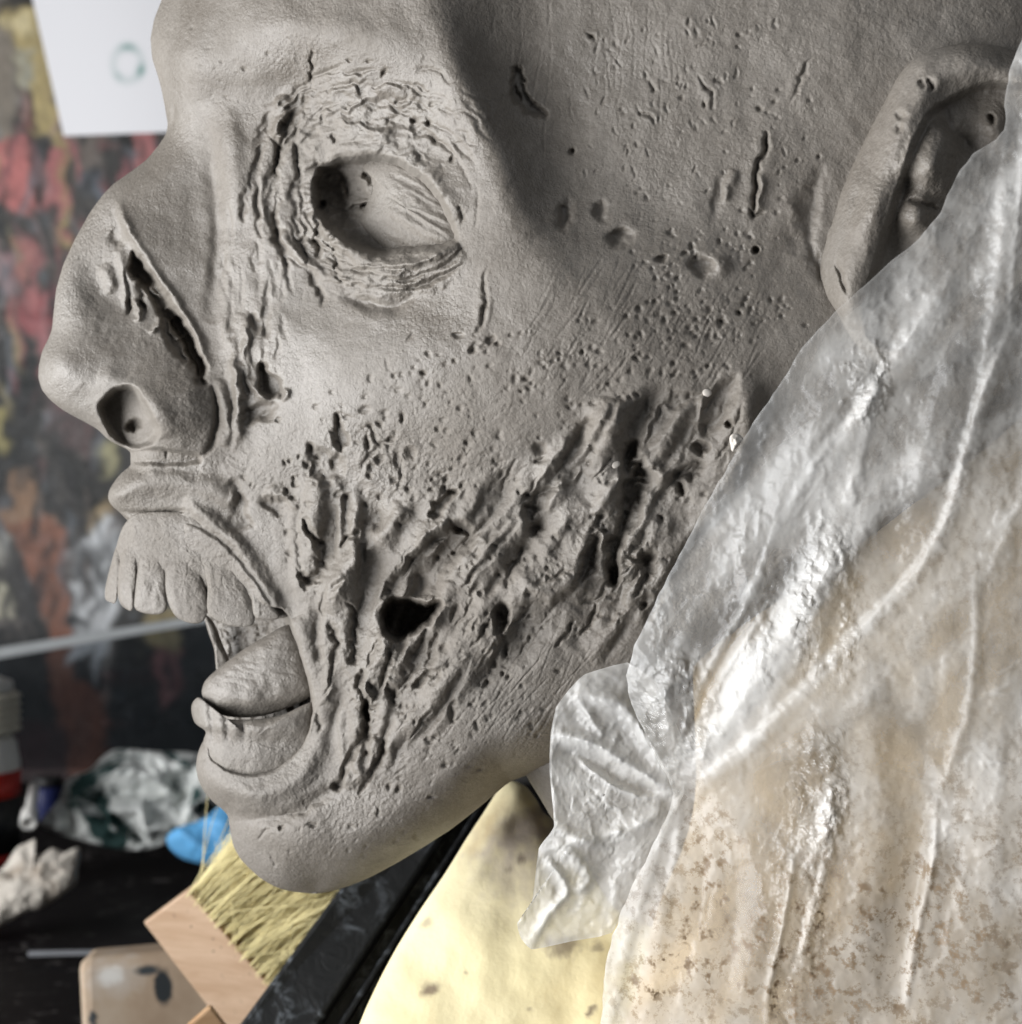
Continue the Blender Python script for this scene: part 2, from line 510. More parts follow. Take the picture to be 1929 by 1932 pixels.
BASE = [  # across, down, depth towards the viewer
    (340, -300, 60), (700, -300, 260), (1200, -300, 420), (1800, -300, 420), (600, -420, 120), (1300, -460, 200), (1900, -380, 250),
    (330, -60, 120), (500, -60, 250), (700, -60, 360), (830, -60, 405), (1000, -60, 385), (1300, -60, 440), (1700, -60, 500), (2050, -60, 470),
    (310, 50, 105), (400, 50, 185), (520, 50, 268), (650, 50, 345), (760, 45, 395), (840, 50, 412), (920, 60, 393), (1050, 60, 382), (1300, 60, 440), (1600, 60, 495), (2000, 60, 490),
    (310, 120, 105), (390, 120, 172), (480, 130, 222), (560, 120, 268), (650, 120, 322), (760, 110, 382), (850, 120, 414), (910, 140, 405), (1000, 150, 382), (1150, 150, 390), (1400, 150, 450), (1600, 150, 490),
    (345, 200, 98), (420, 200, 148), (500, 210, 188), (580, 200, 232), (680, 190, 302), (780, 190, 362), (870, 200, 418), (935, 230, 418), (1020, 240, 388), (1150, 250, 395), (1400, 250, 448), (1600, 260, 480),
    (345, 265, 78), (400, 270, 118), (450, 270, 160), (520, 270, 186), (620, 270, 232), (720, 260, 298), (810, 270, 355), (890, 290, 408), (960, 320, 424), (1040, 340, 398),
    (240, 360, 58), (300, 340, 80), (360, 340, 96), (405, 340, 112), (450, 340, 158), (510, 350, 180), (560, 350, 202), (900, 370, 408), (960, 390, 430), (1020, 420, 424), (1100, 400, 405), (1250, 380, 420), (1450, 400, 455), (1600, 400, 470),
    (190, 440, 60), (240, 440, 88), (310, 440, 102), (380, 440, 112), (440, 450, 150), (500, 450, 180), (560, 450, 202), (870, 470, 385), (940, 480, 418), (1040, 490, 440), (1200, 480, 440), (1400, 500, 455), (1600, 560, 470),
    (140, 540, 55), (190, 540, 70), (260, 540, 92), (330, 540, 112), (395, 545, 125), (440, 550, 150), (500, 560, 185), (580, 570, 225), (680, 580, 285), (780, 560, 330), (860, 570, 375), (960, 570, 418), (1080, 580, 446), (1250, 600, 458), (1450, 620, 462), (1700, 640, 480),
    (130, 640, 60), (190, 640, 82), (260, 640, 100), (330, 640, 118), (400, 640, 138), (450, 650, 172), (510, 650, 208), (590, 650, 252), (690, 650, 308), (790, 650, 360), (900, 660, 402), (1020, 680, 432), (1180, 690, 452), (1400, 720, 458),
    (110, 710, 55), (170, 720, 92), (240, 720, 118), (320, 720, 138), (390, 740, 146), (440, 740, 162), (500, 740, 200), (580, 740, 246), (680, 750, 296), (790, 760, 342), (900, 770, 378), (1020, 780, 404), (1180, 800, 420), (1400, 840, 428),
    (180, 790, 85), (250, 800, 118), (330, 800, 145), (400, 820, 146), (440, 830, 155), (500, 840, 188), (580, 850, 228), (690, 860, 272), (800, 870, 312), (900, 880, 342), (1010, 890, 360), (1150, 900, 376), (1300, 930, 392),
    (250, 925, 72), (320, 920, 100), (400, 930, 130), (470, 950, 156), (550, 960, 186), (650, 960, 224), (760, 970, 268), (870, 980, 304), (980, 1000, 328), (1120, 1000, 345), (1280, 1010, 362),
    (560, 1080, 172), (640, 1080, 206), (740, 1090, 246), (850, 1090, 284), (960, 1100, 308), (1080, 1110, 326), (1220, 1120, 340),
    (580, 1180, 164), (650, 1190, 202), (750, 1200, 244), (860, 1210, 276), (970, 1220, 298), (1100, 1220, 312), (1300, 1200, 330),
    (610, 1290, 160), (680, 1300, 202), (770, 1310, 238), (870, 1320, 264), (980, 1330, 282), (1100, 1320, 290),
    (620, 1390, 146), (690, 1400, 188), (780, 1410, 222), (880, 1420, 244), (980, 1410, 256), (1060, 1390, 255),
    (395, 1450, 62), (450, 1490, 98), (530, 1480, 128), (610, 1470, 152), (690, 1490, 180), (780, 1500, 206), (880, 1490, 222), (960, 1460, 225),
    (445, 1560, 62), (510, 1560, 104), (590, 1560, 138), (680, 1570, 164), (770, 1570, 186), (850, 1550, 195),
    (480, 1620, 66), (550, 1630, 104), (630, 1635, 130), (720, 1630, 150), (560, 1680, 90), (640, 1675, 110),
]

MOUTH = [(300, 1150), (300, 1392), (386, 1396), (398, 1425), (425, 1450), (475, 1462), (522, 1450), (560, 1418), (580, 1378), (587, 1335), (580, 1285), (565, 1232), (550, 1190), (538, 1160), (500, 1150)]
HF = Field(-40, 2180, -500, 1720, 1.6, 3, 5.0)
_base = tps(BASE)
cf = Field(-60, 2200, -520, 1740, 8.0, 3, 0)
cf.H = _base(cf.U, cf.V).astype(np.float32)
HF.H = cf.sample(HF.U, HF.V).astype(np.float32)
HF.blur(6)
TPSF = lambda U, V: cf.sample(np.asarray(U, float), np.asarray(V, float))


def build_face_relief(F):
    # ---- large forms -------------------------------------------------------
    # temple edge of the brow, a firm ridge
    F.ridge([(800, -40), (838, 60), (880, 170), (925, 270), (965, 370), (1000, 450)], 38, 15, 0.45, 0.3)
    F.ridge([(925, -60), (960, 80), (1000, 200), (1035, 300), (1075, 400)], 95, -17, 0.5, 0.2)
    # glabella and brow roll
    F.bump((345, 110), (50, 55), 0, 14, 2, 0.2)
    F.bump((540, 165), (120, 42), 12, -16, 2, 0.4)
    F.ridge([(430, 40), (560, 50), (700, 70), (800, 110)], 38, 12, 0.3, 0.3)
    # far brow crease beside the nasal root
    F.cut([(328, 190), (326, 225), (318, 252)], 9, 12, 0.1, 0.3, 0.3)
    # frontal process: bright band down from the root of the nose
    F.ridge([(418, 190), (428, 260), (436, 340), (440, 430)], 26, 16, 0.3, 0.4)
    F.ridge([(402, 250), (405, 330), (412, 420), (408, 520), (398, 610)], 16, -12, 0.25, 0.5)
    # nasal bone: edge running from the bridge to the ala
    F.step(Z2((640, 90), (690, 260), (800, 440), (930, 660), (1080, 880), (1200, 1120), (1280, 1330)), 5, -22, 110, 0.6, 0.12)
    F.ridge(Z2((650, 100), (690, 240), (770, 400), (900, 600), (1060, 820), (1190, 1040), (1270, 1260)), 9, 12, 0.15, 0.5)
    # hollow side of the nose
    F.pit(Z2((470, 640))[0], (46, 62), 25, 16, 2, 0.5)
    F.pit(Z2((640, 780))[0], (52, 66), 20, 14, 2, 0.5)
    F.ridge(Z2((560, 540), (590, 640), (600, 740)), 12, 12, 0.3)
    F.ridge(Z2((670, 440), (690, 560), (720, 700), (720, 840)), 8, 10, 0.3)
    F.ridge(Z2((600, 320), (660, 380), (690, 420)), 12, -12, 0.3)
    # the slit
    F.fill(Z2((745, 470), (800, 500), (860, 580), (940, 700), (1040, 850), (1120, 960), (1190, 1100), (1245, 1260), (1200, 1310), (1130, 1220), (1000, 1090), (960, 980), (900, 800), (830, 700), (760, 620)), 6, -26, rg=1.0)
    F.fill(Z2((760, 500), (830, 540), (900, 640), (880, 690), (800, 640), (750, 580)), 6, -22, rg=1)
    F.fill(Z2((1060, 890), (1130, 970), (1200, 1110), (1240, 1240), (1200, 1290), (1150, 1180), (1090, 1040), (1020, 940)), 5, -36, rg=1)
    F.pit(Z2((1215, 1330))[0], (14, 7), -20, 30)
    F.pit(Z2((1010, 890))[0], (6, 12), 10, 24)
    F.pit(Z2((820, 820))[0], (5, 12), 10, 18); F.pit(Z2((735, 820))[0], (4, 14), 0, 16)
    for a in (((990, 780), (1010, 880), (1000, 1000), (1040, 1050)), ((880, 640), (900, 720), (960, 780)), ((930, 880), (920, 960), (870, 1000)), ((770, 760), (800, 880), (760, 930)), ((1020, 1060), (1100, 1020), (1120, 940)), ((1090, 1100), (1130, 1180), (1110, 1240))):
        F.ridge(Z2(*a), 4, 12, 0.25, 1.4)
    for a in (((700, 560), (730, 700), (740, 800)), ((790, 640), (820, 740), (840, 800)), ((960, 840), (990, 900))):
        F.cut(Z2(*a), 5, 12, 0.5)
    # tip, ala, nostril
    F.bump(Z2((250, 1230))[0], (48, 52), 0, 22, 2, 0.2)
    F.bump(Z2((1050, 1500))[0], (66, 78), 20, 34, 2.6, 0.3)
    F.ridge(Z2((700, 1320), (850, 1450), (930, 1600), (960, 1720)), 26, 20, 0.3, 0.3)
    F.ridge(Z2((520, 1290), (640, 1320), (740, 1370)), 20, 8, 0.3, 0.3)
    F.ridge(Z2((380, 1380), (470, 1470), (520, 1600)), 24, -8, 0.3, 0.3)
    F.fill(Z2((545, 1500), (600, 1420), (700, 1370), (780, 1400), (830, 1480), (890, 1590), (925, 1660), (880, 1740), (780, 1770), (690, 1760), (620, 1690), (570, 1600)), 7, -82, rg=0.4)
    F.pit(Z2((775, 1630))[0], (15, 8), 10, 34)
    F.cut(Z2((1290, 1340), (1325, 1500), (1315, 1660), (1270, 1790), (1180, 1850)), 8, 18, 0.15, 0.25, 0.5)
    F.ridge(Z2((1335, 1300), (1370, 1480), (1400, 1640), (1360, 1760)), 10, 14, 0.2)
    F.fill(Z2((740, 1790), (980, 1790), (1190, 1830), (1180, 1880), (960, 1885), (735, 1880)), 5, -24, rg=0.6)
    F.cut(Z2((985, 1790), (995, 1850)), 4, 10)
    # ---- upper lip ---------------------------------------------------------
    F.ridge([(205, 932), (260, 915), (330, 912), (400, 925), (450, 945)], 24, 18, 0.05, 0.5)
    F.ridge([(225, 885), (300, 882), (380, 890)], 13, -7, 0.2, 0.6)
    F.cut([(225, 964), (262, 969), (310, 968), (352, 962)], 9, 22, 0.1, 0.25, 0.4)
    F.ridge(ZM((680, 620), (820, 720), (960, 840), (1080, 960), (1180, 1120), (1290, 1300), (1380, 1450)), 16, 20, 0.12, 0.7)
    F.step(ZM((640, 740), (800, 800), (960, 920), (1090, 1060), (1190, 1200), (1300, 1380)), 4, 18, 90, 0.5, 0.1)
    F.step(ZM((1060, 460), (1090, 600), (1120, 720), (1160, 810)), 4, -14, 34, 1.2)
    F.g = 0.82
    # ---- eye ---------------------------------------------------------------
    eye = Z1((325, 860), (360, 805), (430, 772), (560, 745), (700, 740), (820, 770), (960, 850), (1080, 980), (1150, 1120), (1185, 1230), (1120, 1285), (960, 1300), (830, 1310), (740, 1340), (650, 1320), (540, 1270), (430, 1190), (352, 1110), (325, 1020), (315, 930))
    F.ridge(Z1((250, 700), (420, 640), (620, 610), (820, 640), (1000, 760), (1150, 930), (1240, 1100)), 26, 14, 0.2, 0.5)
    F.ridge(Z1((330, 1060), (420, 1220), (560, 1340), (730, 1410), (900, 1400), (1080, 1360), (1200, 1270)), 27, 34, 0.15, 0.6)
    F.ridge(Z1((380, 720), (520, 690), (700, 690), (860, 740), (1000, 840), (1120, 980), (1200, 1130)), 15, 16, 0.2, 0.5)
    F.fill(eye, 9, -78, rg=0.5)
    F.fill(Z1((380, 880), (460, 820), (590, 780), (690, 830), (720, 920), (680, 1050), (650, 1150), (700, 1220), (760, 1330), (640, 1310), (520, 1240), (430, 1150), (385, 1020)), 30, -10, rg=0.8)
    F.fill(Z1((380, 900), (470, 860), (520, 950), (520, 1080), (470, 1130), (400, 1060)), 26, -6, rg=0.8)
    F.cut(Z1((250, 812), (300, 800), (380, 795)), 6, 16, 0.6)
    for k, (a, b, c, g) in enumerate([((560, 860), (640, 900), (650, 980), 1), ((600, 1010), (660, 980), (690, 900), 1), ((520, 1060), (600, 1040), (690, 1050), -1), ((450, 830), (520, 900), (540, 980), -1), ((600, 830), (660, 850), (700, 880), -1)]):
        F.ridge(Z1(a, b, c), 5, 12 * g, 0.2, 1.2)
    F.pit(Z1((625, 1030))[0], (5, 6), 0, 20); F.pit(Z1((350, 1040))[0], (5, 12), -25, 26)
    # ---- creases round the eye (crumpled skin, wide arcs) -------------------
    r = np.random.RandomState(11)
    cx, cy = Z1((760, 1010))[0]
    def arc(a0, a1, rx, ry, n=7, jit=4):
        an = np.radians(np.linspace(a0, a1, n))
        return [(cx + rx * math.cos(t) + r.randn() * jit, cy + ry * math.sin(t) + r.randn() * jit) for t in an]
    def under(F):
        for k in range(30):     # under the eye
            rad = 1.04 + 0.52 * (k / 30) + r.randn() * 0.02
            a0 = r.uniform(30, 140); sp = r.uniform(25, 75)
            F.cut(arc(a0, a0 + sp, 138 * rad, 112 * rad, 6, 2), r.uniform(5, 9), r.uniform(5, 12), 0.6, 0.35, 0.9)
    F.batch(under, 11, 7)
    for k in range(9):
        rad = 1.08 + 0.06 * k
        a0 = r.uniform(35, 80)
        F.ridge(arc(a0, a0 + r.uniform(50, 95), 138 * rad, 112 * rad, 7, 2), 7, r.uniform(4, 9), 0.3, 0.9)
    def inner(F):
        for k in range(34):     # left of the eye: vertical strings
            rad = r.uniform(1.22, 2.0); a0 = r.uniform(150, 222); sp = r.uniform(12, 34)
            F.cut(arc(a0, a0 + sp, 142 * rad, 160 * rad ** 0.8, 6, 2), r.uniform(5, 10), r.uniform(5, 13), 0.7, 0.35, 1.0)
    F.batch(inner, 7, 6)
    def lid(F):
        for k in range(46):     # lid above: flaky folds
            rad = r.uniform(1.25, 2.35); a0 = r.uniform(212, 318); sp = r.uniform(8, 24)
            F.cut(arc(a0, a0 + sp, 112 * rad, 110 * rad, 5, 4), r.uniform(5, 10), r.uniform(3, 8), 0.9, 0.4, 1.3)
    F.batch(lid, 6, 6)
    wl_ = F.win([(500, 120), (900, 620)], 10)
    mk = sstep(0, 70, poly_sd([(530, 140), (700, 125), (830, 220), (885, 400), (840, 540), (720, 600), (600, 580), (530, 480), (510, 300)], F.U[wl_], F.V[wl_]))
    F.H[wl_] += mk * (fbm(F.U[wl_] / 34 + F.WX[wl_] / 14, F.V[wl_] / 17 + F.WY[wl_] / 14, 3, 47) * 4.5)
    for k in range(9):
        rad = r.uniform(1.05, 1.35); a0 = r.uniform(285, 350)
        F.cut(arc(a0, a0 + r.uniform(15, 40), 142 * rad, 122 * rad, 6, 1.5), 5, r.uniform(3, 6), 0.5, 0.4, 0.7)
    # flake ledges on the lid
    for a, h in ((((300, 330), (470, 290), (560, 280), (640, 320)), 8), (((640, 290), (790, 270), (900, 330)), 7), (((330, 390), (440, 420), (560, 390), (600, 340)), 8), (((450, 480), (560, 520), (700, 540), (820, 530)), 9), (((820, 410), (900, 350), (980, 330)), 6), (((640, 545), (720, 560), (800, 540)), 8), (((840, 540), (940, 550), (1010, 480)), 7), (((300, 240), (450, 200), (700, 200)), 5)):
        F.step(Z1(*a), 2.5, h, 26, 1.6, 0.25)
        F.cut(Z1(*a), 3.5, h * 0.9, 0.5, 0.3, 1.6)
    # deep vertical folds on the inner side
    F.cut(Z1((285, 30), (290, 170), (285, 250), (270, 290)), 5, 16, 0.4, 0.3, 1.4)
    F.cut(Z1((260, 380), (230, 430), (150, 500), (110, 600), (85, 690), (70, 780)), 8, 15, 0.4, 0.2, 1.4)
    F.ridge(Z1((120, 340), (90, 440), (70, 560), (90, 640)), 12, 16, 0.25, 1.2)
    F.cut(Z1((0, 560), (50, 620), (75, 700), (70, 790), (20, 870)), 7, 16, 0.3, 0.2, 1.2)
    F.cut(Z1((190, 520), (180, 640), (195, 800), (230, 900), (225, 1020), (245, 1120)), 8, 11, 0.6, 0.15, 1.8)
    F.cut(Z1((70, 900), (80, 1050), (60, 1200), (100, 1300), (140, 1450)), 8, 14, 0.5, 0.2, 1.8)
    F.cut(Z1((330, 1080), (320, 1200), (330, 1330), (300, 1370)), 8, 24, 0.3, 0.2, 1.2)
    F.cut(Z1((235, 1160), (240, 1300), (280, 1430), (330, 1560), (360, 1680)), 7, 15, 0.6, 0.2, 1.8)
    F.cut(Z1((420, 1200), (430, 1330), (460, 1480), (470, 1560)), 7, 12, 0.6, 0.2, 2.0)
    F.ridge(Z1((470, 1590), (620, 1650), (740, 1680), (860, 1650), (960, 1560)), 11, -16, 0.3, 0.8)
    F.cut(Z1((1210, 1030), (1240, 1100), (1245, 1160)), 5, 8); F.cut(Z1((1395, 1420), (1370, 1540), (1380, 1640), (1350, 1790)), 4, 9, 0.9)
    F.pit(Z1((745, 200))[0], (3, 9), -20, 12); F.pit(Z1((520, 135))[0], (4, 3), 0, 8); F.pit(Z1((640, 125))[0], (4, 3), 0, 8)
    F.pit(Z1((938, 500))[0], (6, 5), 0, 16); F.pit(Z1((1025, 510))[0], (3, 8), 0, 10); F.pit(Z1((425, 615))[0], (3, 8), 0, 10)
    F.pit(Z1((840, 395))[0], (5, 4), 0, 10); F.pit(Z1((970, 735))[0], (5, 14), 40, 10); F.pit(Z1((1175, 745))[0], (3, 6), 0, 10); F.pit(Z1((355, 480))[0], (3, 7), 0, 10)
    # strings from the inner eye down past the ala
    def strings(F):
        for k in range(38):
            x = r.uniform(415, 545); y = r.uniform(380, 720); l = r.uniform(40, 120); lean = r.uniform(-0.05, 0.22)
            F.cut([(x, y), (x + l * lean * 0.5 + r.randn() * 4, y + l * 0.5), (x + l * lean, y + l)], r.uniform(5, 9), r.uniform(3, 8), 0.7, 0.4, 0.8)
    F.batch(strings, 7, 5)
    for k in range(12):
        x = r.uniform(420, 470); y = r.uniform(560, 700); l = r.uniform(80, 180)
        F.ridge([(x, y), (x + 6, y + l * 0.5), (x + r.uniform(-6, 14), y + l)], r.uniform(5, 9), r.uniform(4, 9), 0.3, 1.0)
    F.g = 0.62
    # ---- cheek front: torn holes -------------------------------------------
    F.fill(Z3((105, 520), (150, 570), (215, 620), (245, 680), (225, 740), (160, 745), (110, 700), (100, 600)), 5, -42, rg=1.2)
    F.pit(Z3((70, 250))[0], (9, 20), 12, 22); F.pit(Z3((140, 300))[0], (6, 17), 20, 14); F.pit(Z3((90, 850))[0], (36, 14), 28, 22); F.pit(Z3((160, 870))[0], (14, 10), 0, 14)
    F.ridge(Z3((30, 620), (90, 740), (180, 780)), 7, 10, 0.3); F.ridge(Z3((250, 690), (275, 720), (250, 770)), 4, 8)
    F.fill(Z3((610, 870), (650, 960), (685, 1010), (680, 1080), (650, 1120), (620, 1060), (590, 980)), 5, -30, rg=1.4)
    F.fill(Z3((440, 1090), (560, 1120), (640, 1150), (670, 1200), (610, 1290), (520, 1310), (450, 1240)), 9, -22, rg=1.4)
    F.pit(Z3((610, 1180))[0], (8, 12), 0, 16); F.pit(Z3((545, 1330))[0], (9, 6), 0, 14); F.pit(Z3((440, 1085))[0], (7, 10), 0, 16); F.pit(Z3((480, 1150))[0], (5, 6), 0, 12)
    for q, s_ in (((272, 1185), 5), ((308, 1172), 4), ((400, 1200), 6), ((350, 1315), 5), ((370, 1150), 4), ((215, 910), 4), ((325, 1450), 9), ((405, 1480), 8), ((290, 1390), 7), ((445, 1250), 5)):
        F.pit(Z3(q)[0], (s_ * 0.9, s_ * 0.75), 40, 13, 2.6, 1.6, 1)
    F.pit(Z3((190, 1470))[0], (22, 14), -20, 20, 4, 1.6); F.ridge(Z3((130, 1400), (240, 1400), (340, 1500)), 8, 10, 0.3, 1.4)
    F.fill(Z3((395, 1570), (440, 1620), (490, 1700), (515, 1740), (480, 1760), (440, 1700), (400, 1630)), 5, -34, rg=1.0)
    F.fill(Z3((650, 1740), (690, 1690), (740, 1630), (765, 1650), (720, 1710)), 4, -28, rg=1.2)
    F.pit(Z3((825, 1060))[0], (5, 15), 0, 18); F.cut(Z3((850, 930), (870, 1010), (900, 1060), (990, 1025)), 5, 16, 0.4)
    F.cut(Z3((780, 1240), (820, 1160), (900, 1090), (960, 1050)), 6, 14, 0.8); F.pit(Z3((905, 1170))[0], (5, 10), -25, 14); F.pit(Z3((850, 1230))[0], (7, 8), 0, 12); F.pit(Z3((830, 1280))[0], (7, 5), -25, 14)
    F.pit(Z3((1060, 890))[0], (4, 9), 0, 15); F.pit(Z3((985, 1030))[0], (8, 5), 0, 14); F.pit(Z3((1120, 1120))[0], (9, 14), 0, 16); F.pit(Z3((1030, 1170))[0], (9, 13), 0, 13); F.bump(Z3((1125, 1080))[0], (10, 9), 0, 9)
    F.pit(Z3((1200, 590))[0], (7, 5), 0, 12); F.pit(Z3((1430, 330))[0], (10, 6), 20, 12); F.pit(Z3((1645, 365))[0], (9, 9), 0, 16); F.pit(Z3((1700, 395))[0], (5, 5), 0, 12)
    F.cut(Z3((1520, 470), (1540, 410), (1590, 380)), 5, 11, 0.7); F.cut(Z3((1600, 60), (1605, 180), (1570, 290), (1545, 330)), 4, 9, 1.0)
    F.cut(Z3((1090, 380), (1140, 310)), 4, 9); F.cut(Z3((940, 480), (960, 560), (985, 600)), 3, 6); F.cut(Z3((220, 330), (240, 400), (200, 500)), 4, 8)
    F.g = 0.8
    # ---- wasted lower cheek: sinews and hollows -----------------------------
    D1 = [(560, 950), (640, 900), (720, 905), (850, 925), (960, 890), (1060, 815), (1200, 750), (1420, 740), (1420, 900), (1300, 1060), (1180, 1220), (1050, 1270), (900, 1300), (800, 1390), (700, 1470), (630, 1440), (600, 1290), (565, 1170)]
    w = F.win(D1, 80)
    U, V = F._uv(w, 1.2)
    m = sstep(-30, 60, poly_sd(smooth_line(D1, 4, True), F.U[w], F.V[w]))
    F.H[w] += m * (fbm(U / 60, V / 60, 2, 44) * 6 + fbm(U / 17, V / 19, 2, 45) * 1.3)
    rs = np.random.RandomState(77)
    lo_, hi_ = np.min(D1, 0), np.max(D1, 0)
    def flow(x, y):
        t = np.clip((x - 600) / 260, 0, 1); t = t * t * (3 - 2 * t)
        return math.radians(88 * (1 - t) + 57 * t + 22 * float(perlin(np.array([x / 110.]), np.array([y / 110.]), 31)[0]))
    def line(x, y, l):
        out = [(x, y)]
        for _ in range(max(2, int(l / 34))):
            a_ = flow(x, y); x += 34 * math.cos(a_); y -= 34 * math.sin(a_); out.append((x, y))
        return out
    def sinews(F):
        k = 0
        while k < 86:
            x, y = rs.uniform(lo_[0] - 20, hi_[0]), rs.uniform(lo_[1], hi_[1] + 30)
            if poly_sd(D1, np.array([x]), np.array([y]))[0] < -25: continue
            k += 1
            wd = rs.uniform(8, 19); l = rs.uniform(90, 300)
            p = line(x, y, l)
            F.ridge(p, wd, rs.uniform(7, 15), 0.35, 0.55)
            q = [(x_ + wd * 1.5, y_ + wd * 0.5) for x_, y_ in p[:max(2, int(len(p) * rs.uniform(0.4, 1)))]]
            F.ridge(q, wd * 0.55, -rs.uniform(5, 15), 0.35, 0.8)
    full = np.zeros_like(F.H); full[w] = sstep(-30, 40, poly_sd(smooth_line(D1, 4, True), F.U[w], F.V[w]))
    F.batch(sinews, 15, 15, 0.85, full)
    def folds(F):
        k = 0
        while k < 22:
            x, y = rs.uniform(lo_[0], hi_[0]), rs.uniform(lo_[1] + 60, hi_[1] + 40)
            if poly_sd(D1, np.array([x]), np.array([y]))[0] < 0: continue
            k += 1
            p = line(x, y, rs.uniform(180, 380)); wd = rs.uniform(24, 40)
            F.ridge(p, wd, rs.uniform(12, 22), 0.4, 0.4); F.ridge([(x_ + wd * 1.7, y_ + wd * 0.6) for x_, y_ in p], wd * 0.7, -rs.uniform(10, 20), 0.4, 0.5)
    F.batch(folds, 20, 18, 1.0, full)
    def tears(F):
        k = 0
        while k < 36:
            x, y = rs.uniform(lo_[0], hi_[0]), rs.uniform(lo_[1], hi_[1])
            if poly_sd(D1, np.array([x]), np.array([y]))[0] < 12: continue
            k += 1
            F.cut(line(x, y, rs.uniform(20, 70)), rs.uniform(2.5, 6), rs.uniform(6, 16), 0.3, 0.4, 0.9)
    F.batch(tears, 15, 5)
    # left rim of the mouth, long smooth sinews
    F.ridge(ZC((0, 1080), (60, 900), (180, 760), (330, 620), (420, 520)), 22, 28, 0.2, 0.6)
    F.ridge(ZC((330, 620), (420, 500), (560, 380)), 16, 10, 0.3, 0.8)
    F.cut(ZC((10, 960), (60, 910), (90, 880)), 8, 22, 0.2); F.pit(Z5((310, 50))[0], (20, 9), 25, 36, 4, 1.2); F.pit(Z5((250, 20))[0], (10, 10), 0, 20)
    F.fill(ZC((540, 550), (580, 490), (650, 430), (680, 430), (640, 480), (580, 560)), 5, -28, rg=1.0)
    F.fill(ZC((300, 960), (380, 850), (480, 740), (600, 650), (680, 590), (750, 640), (760, 700), (660, 780), (600, 880), (560, 980), (440, 1010), (340, 1000)), 10, -40, rg=1.0)
    F.fill(ZC((640, 585), (700, 600), (750, 660), (700, 650), (660, 610)), 5, -26, rg=1)
    F.ridge(ZC((470, 730), (540, 650), (640, 600)), 13, 20, 0.2, 1.2); F.ridge(ZC((520, 770), (620, 690), (640, 670)), 6, 8)
    F.g = 1.0
    F.fill(Z5((800, 300), (830, 210), (930, 190), (1040, 220), (1170, 205), (1160, 250), (1080, 340), (980, 400), (880, 440), (810, 400)), 9, -150, rg=0.7)
    F.g = 0.8
    F.fill(Z5((760, 260), (840, 180), (900, 180), (820, 420), (770, 400)), 9, -18, rg=1)
    F.ridge(Z5((1180, 210), (1100, 330), (1000, 450), (930, 560), (860, 680)), 17, 22, 0.15, 1.0)
    F.ridge(Z5((1230, 60), (1200, 160), (1180, 220)), 16, 10, 0.2)
    F.fill(Z5((1560, 230), (1620, 210), (1640, 300), (1610, 390), (1560, 400), (1545, 320)), 6, -40, rg=1.0)
    F.cut(Z5((1590, 400), (1600, 450), (1570, 520), (1540, 600), (1500, 640)), 8, 24, 0.4, 0.2, 1.5)
    F.pit(Z5((1620, 520))[0], (6, 12), 0, 20); F.pit(Z5((1500, 745))[0], (8, 5), 30, 14); F.pit(Z5((1590, 680))[0], (4, 5), 0, 12)
    for a in (((1390, 400), (1430, 300)), ((1470, 430), (1490, 340)), ((1250, 330), (1300, 210)), ((1330, 420), (1400, 290))):
        F.cut(Z5(*a), 7, 14, 0.7)
    # big dark trough and its neighbours
    F.fill(ZC((1330, 90), (1370, 60), (1350, 170), (1260, 290), (1200, 400), (1150, 520), (1110, 650), (1060, 640), (1040, 520), (1100, 420), (1190, 320), (1270, 190)), 12, -34, rg=1.0)
    F.fill(ZC((1060, 430), (1150, 390), (1180, 440), (1100, 560), (1060, 560)), 8, -18, rg=1.6)
    for a in (((1050, 440), (1130, 400), (1220, 400)), ((1060, 520), (1140, 450)), ((1070, 600), (1120, 520), (1170, 430)), ((1200, 400), (1280, 380), (1340, 300))):
        F.ridge(ZC(*a), 5, 10, 0.3, 1.2)
    F.pit(ZC((1120, 210))[0], (13, 10), 20, 14); F.cut(ZC((1090, 280), (1140, 250)), 6, 14)
    F.bump(ZC((1290, 540))[0], (36, 52), -15, 30, 2.6, 0.6)
    F.cut(ZC((1050, 700), (1000, 780), (950, 860), (940, 950)), 10, 26, 0.3, 0.2, 1.2)
    F.bump(ZC((1120, 960))[0], (62, 44), 20, 18, 2.6, 0.9)
    F.cut(ZC((1120, 870), (1190, 880), (1250, 850), (1290, 880)), 5, 14, 0.6)
    F.fill(ZC((1390, 680), (1430, 670), (1430, 760), (1390, 850), (1330, 880), (1340, 790)), 9, -34, rg=1.0)
    F.fill(ZC((1470, 780), (1510, 770), (1540, 830), (1510, 910), (1470, 880)), 7, -32, rg=1.0)
    F.ridge(ZC((1440, 640), (1430, 740), (1400, 830)), 10, 20, 0.2, 1.0); F.bump(ZC((1440, 860))[0], (18, 18), 0, 16, 3)
    # large sinew from the ear down, and the toothed trough right of it
    F.ridge(Z4((720, 300), (680, 500), (700, 760), (700, 940), (640, 1120)), 34, 24, 0.2, 0.7)
    F.fill(Z4((810, 570), (880, 560), (860, 620), (900, 680), (930, 760), (900, 880), (860, 1040), (800, 1100), (740, 1230), (690, 1180), (760, 1060), (770, 860), (780, 700)), 9, -44, rg=0.9)
    for yy, x0, x1 in ((660, 800, 900), (700, 810, 940), (760, 790, 930), (800, 830, 930), (860, 870, 930)):
        F.ridge(Z4((x0, yy + 16), ((x0 + x1) / 2, yy), (x1, yy + 14)), 4.5, 15, 0.3, 0.8)
    F.ridge(Z4((840, 880), (850, 960), (820, 1060)), 8, 12, 0.2)
    F.fill(Z4((880, 620), (960, 560), (1080, 400), (1250, 300), (1220, 480), (1150, 640), (1020, 780), (960, 740), (930, 690)), 10, 24, rg=0.8)
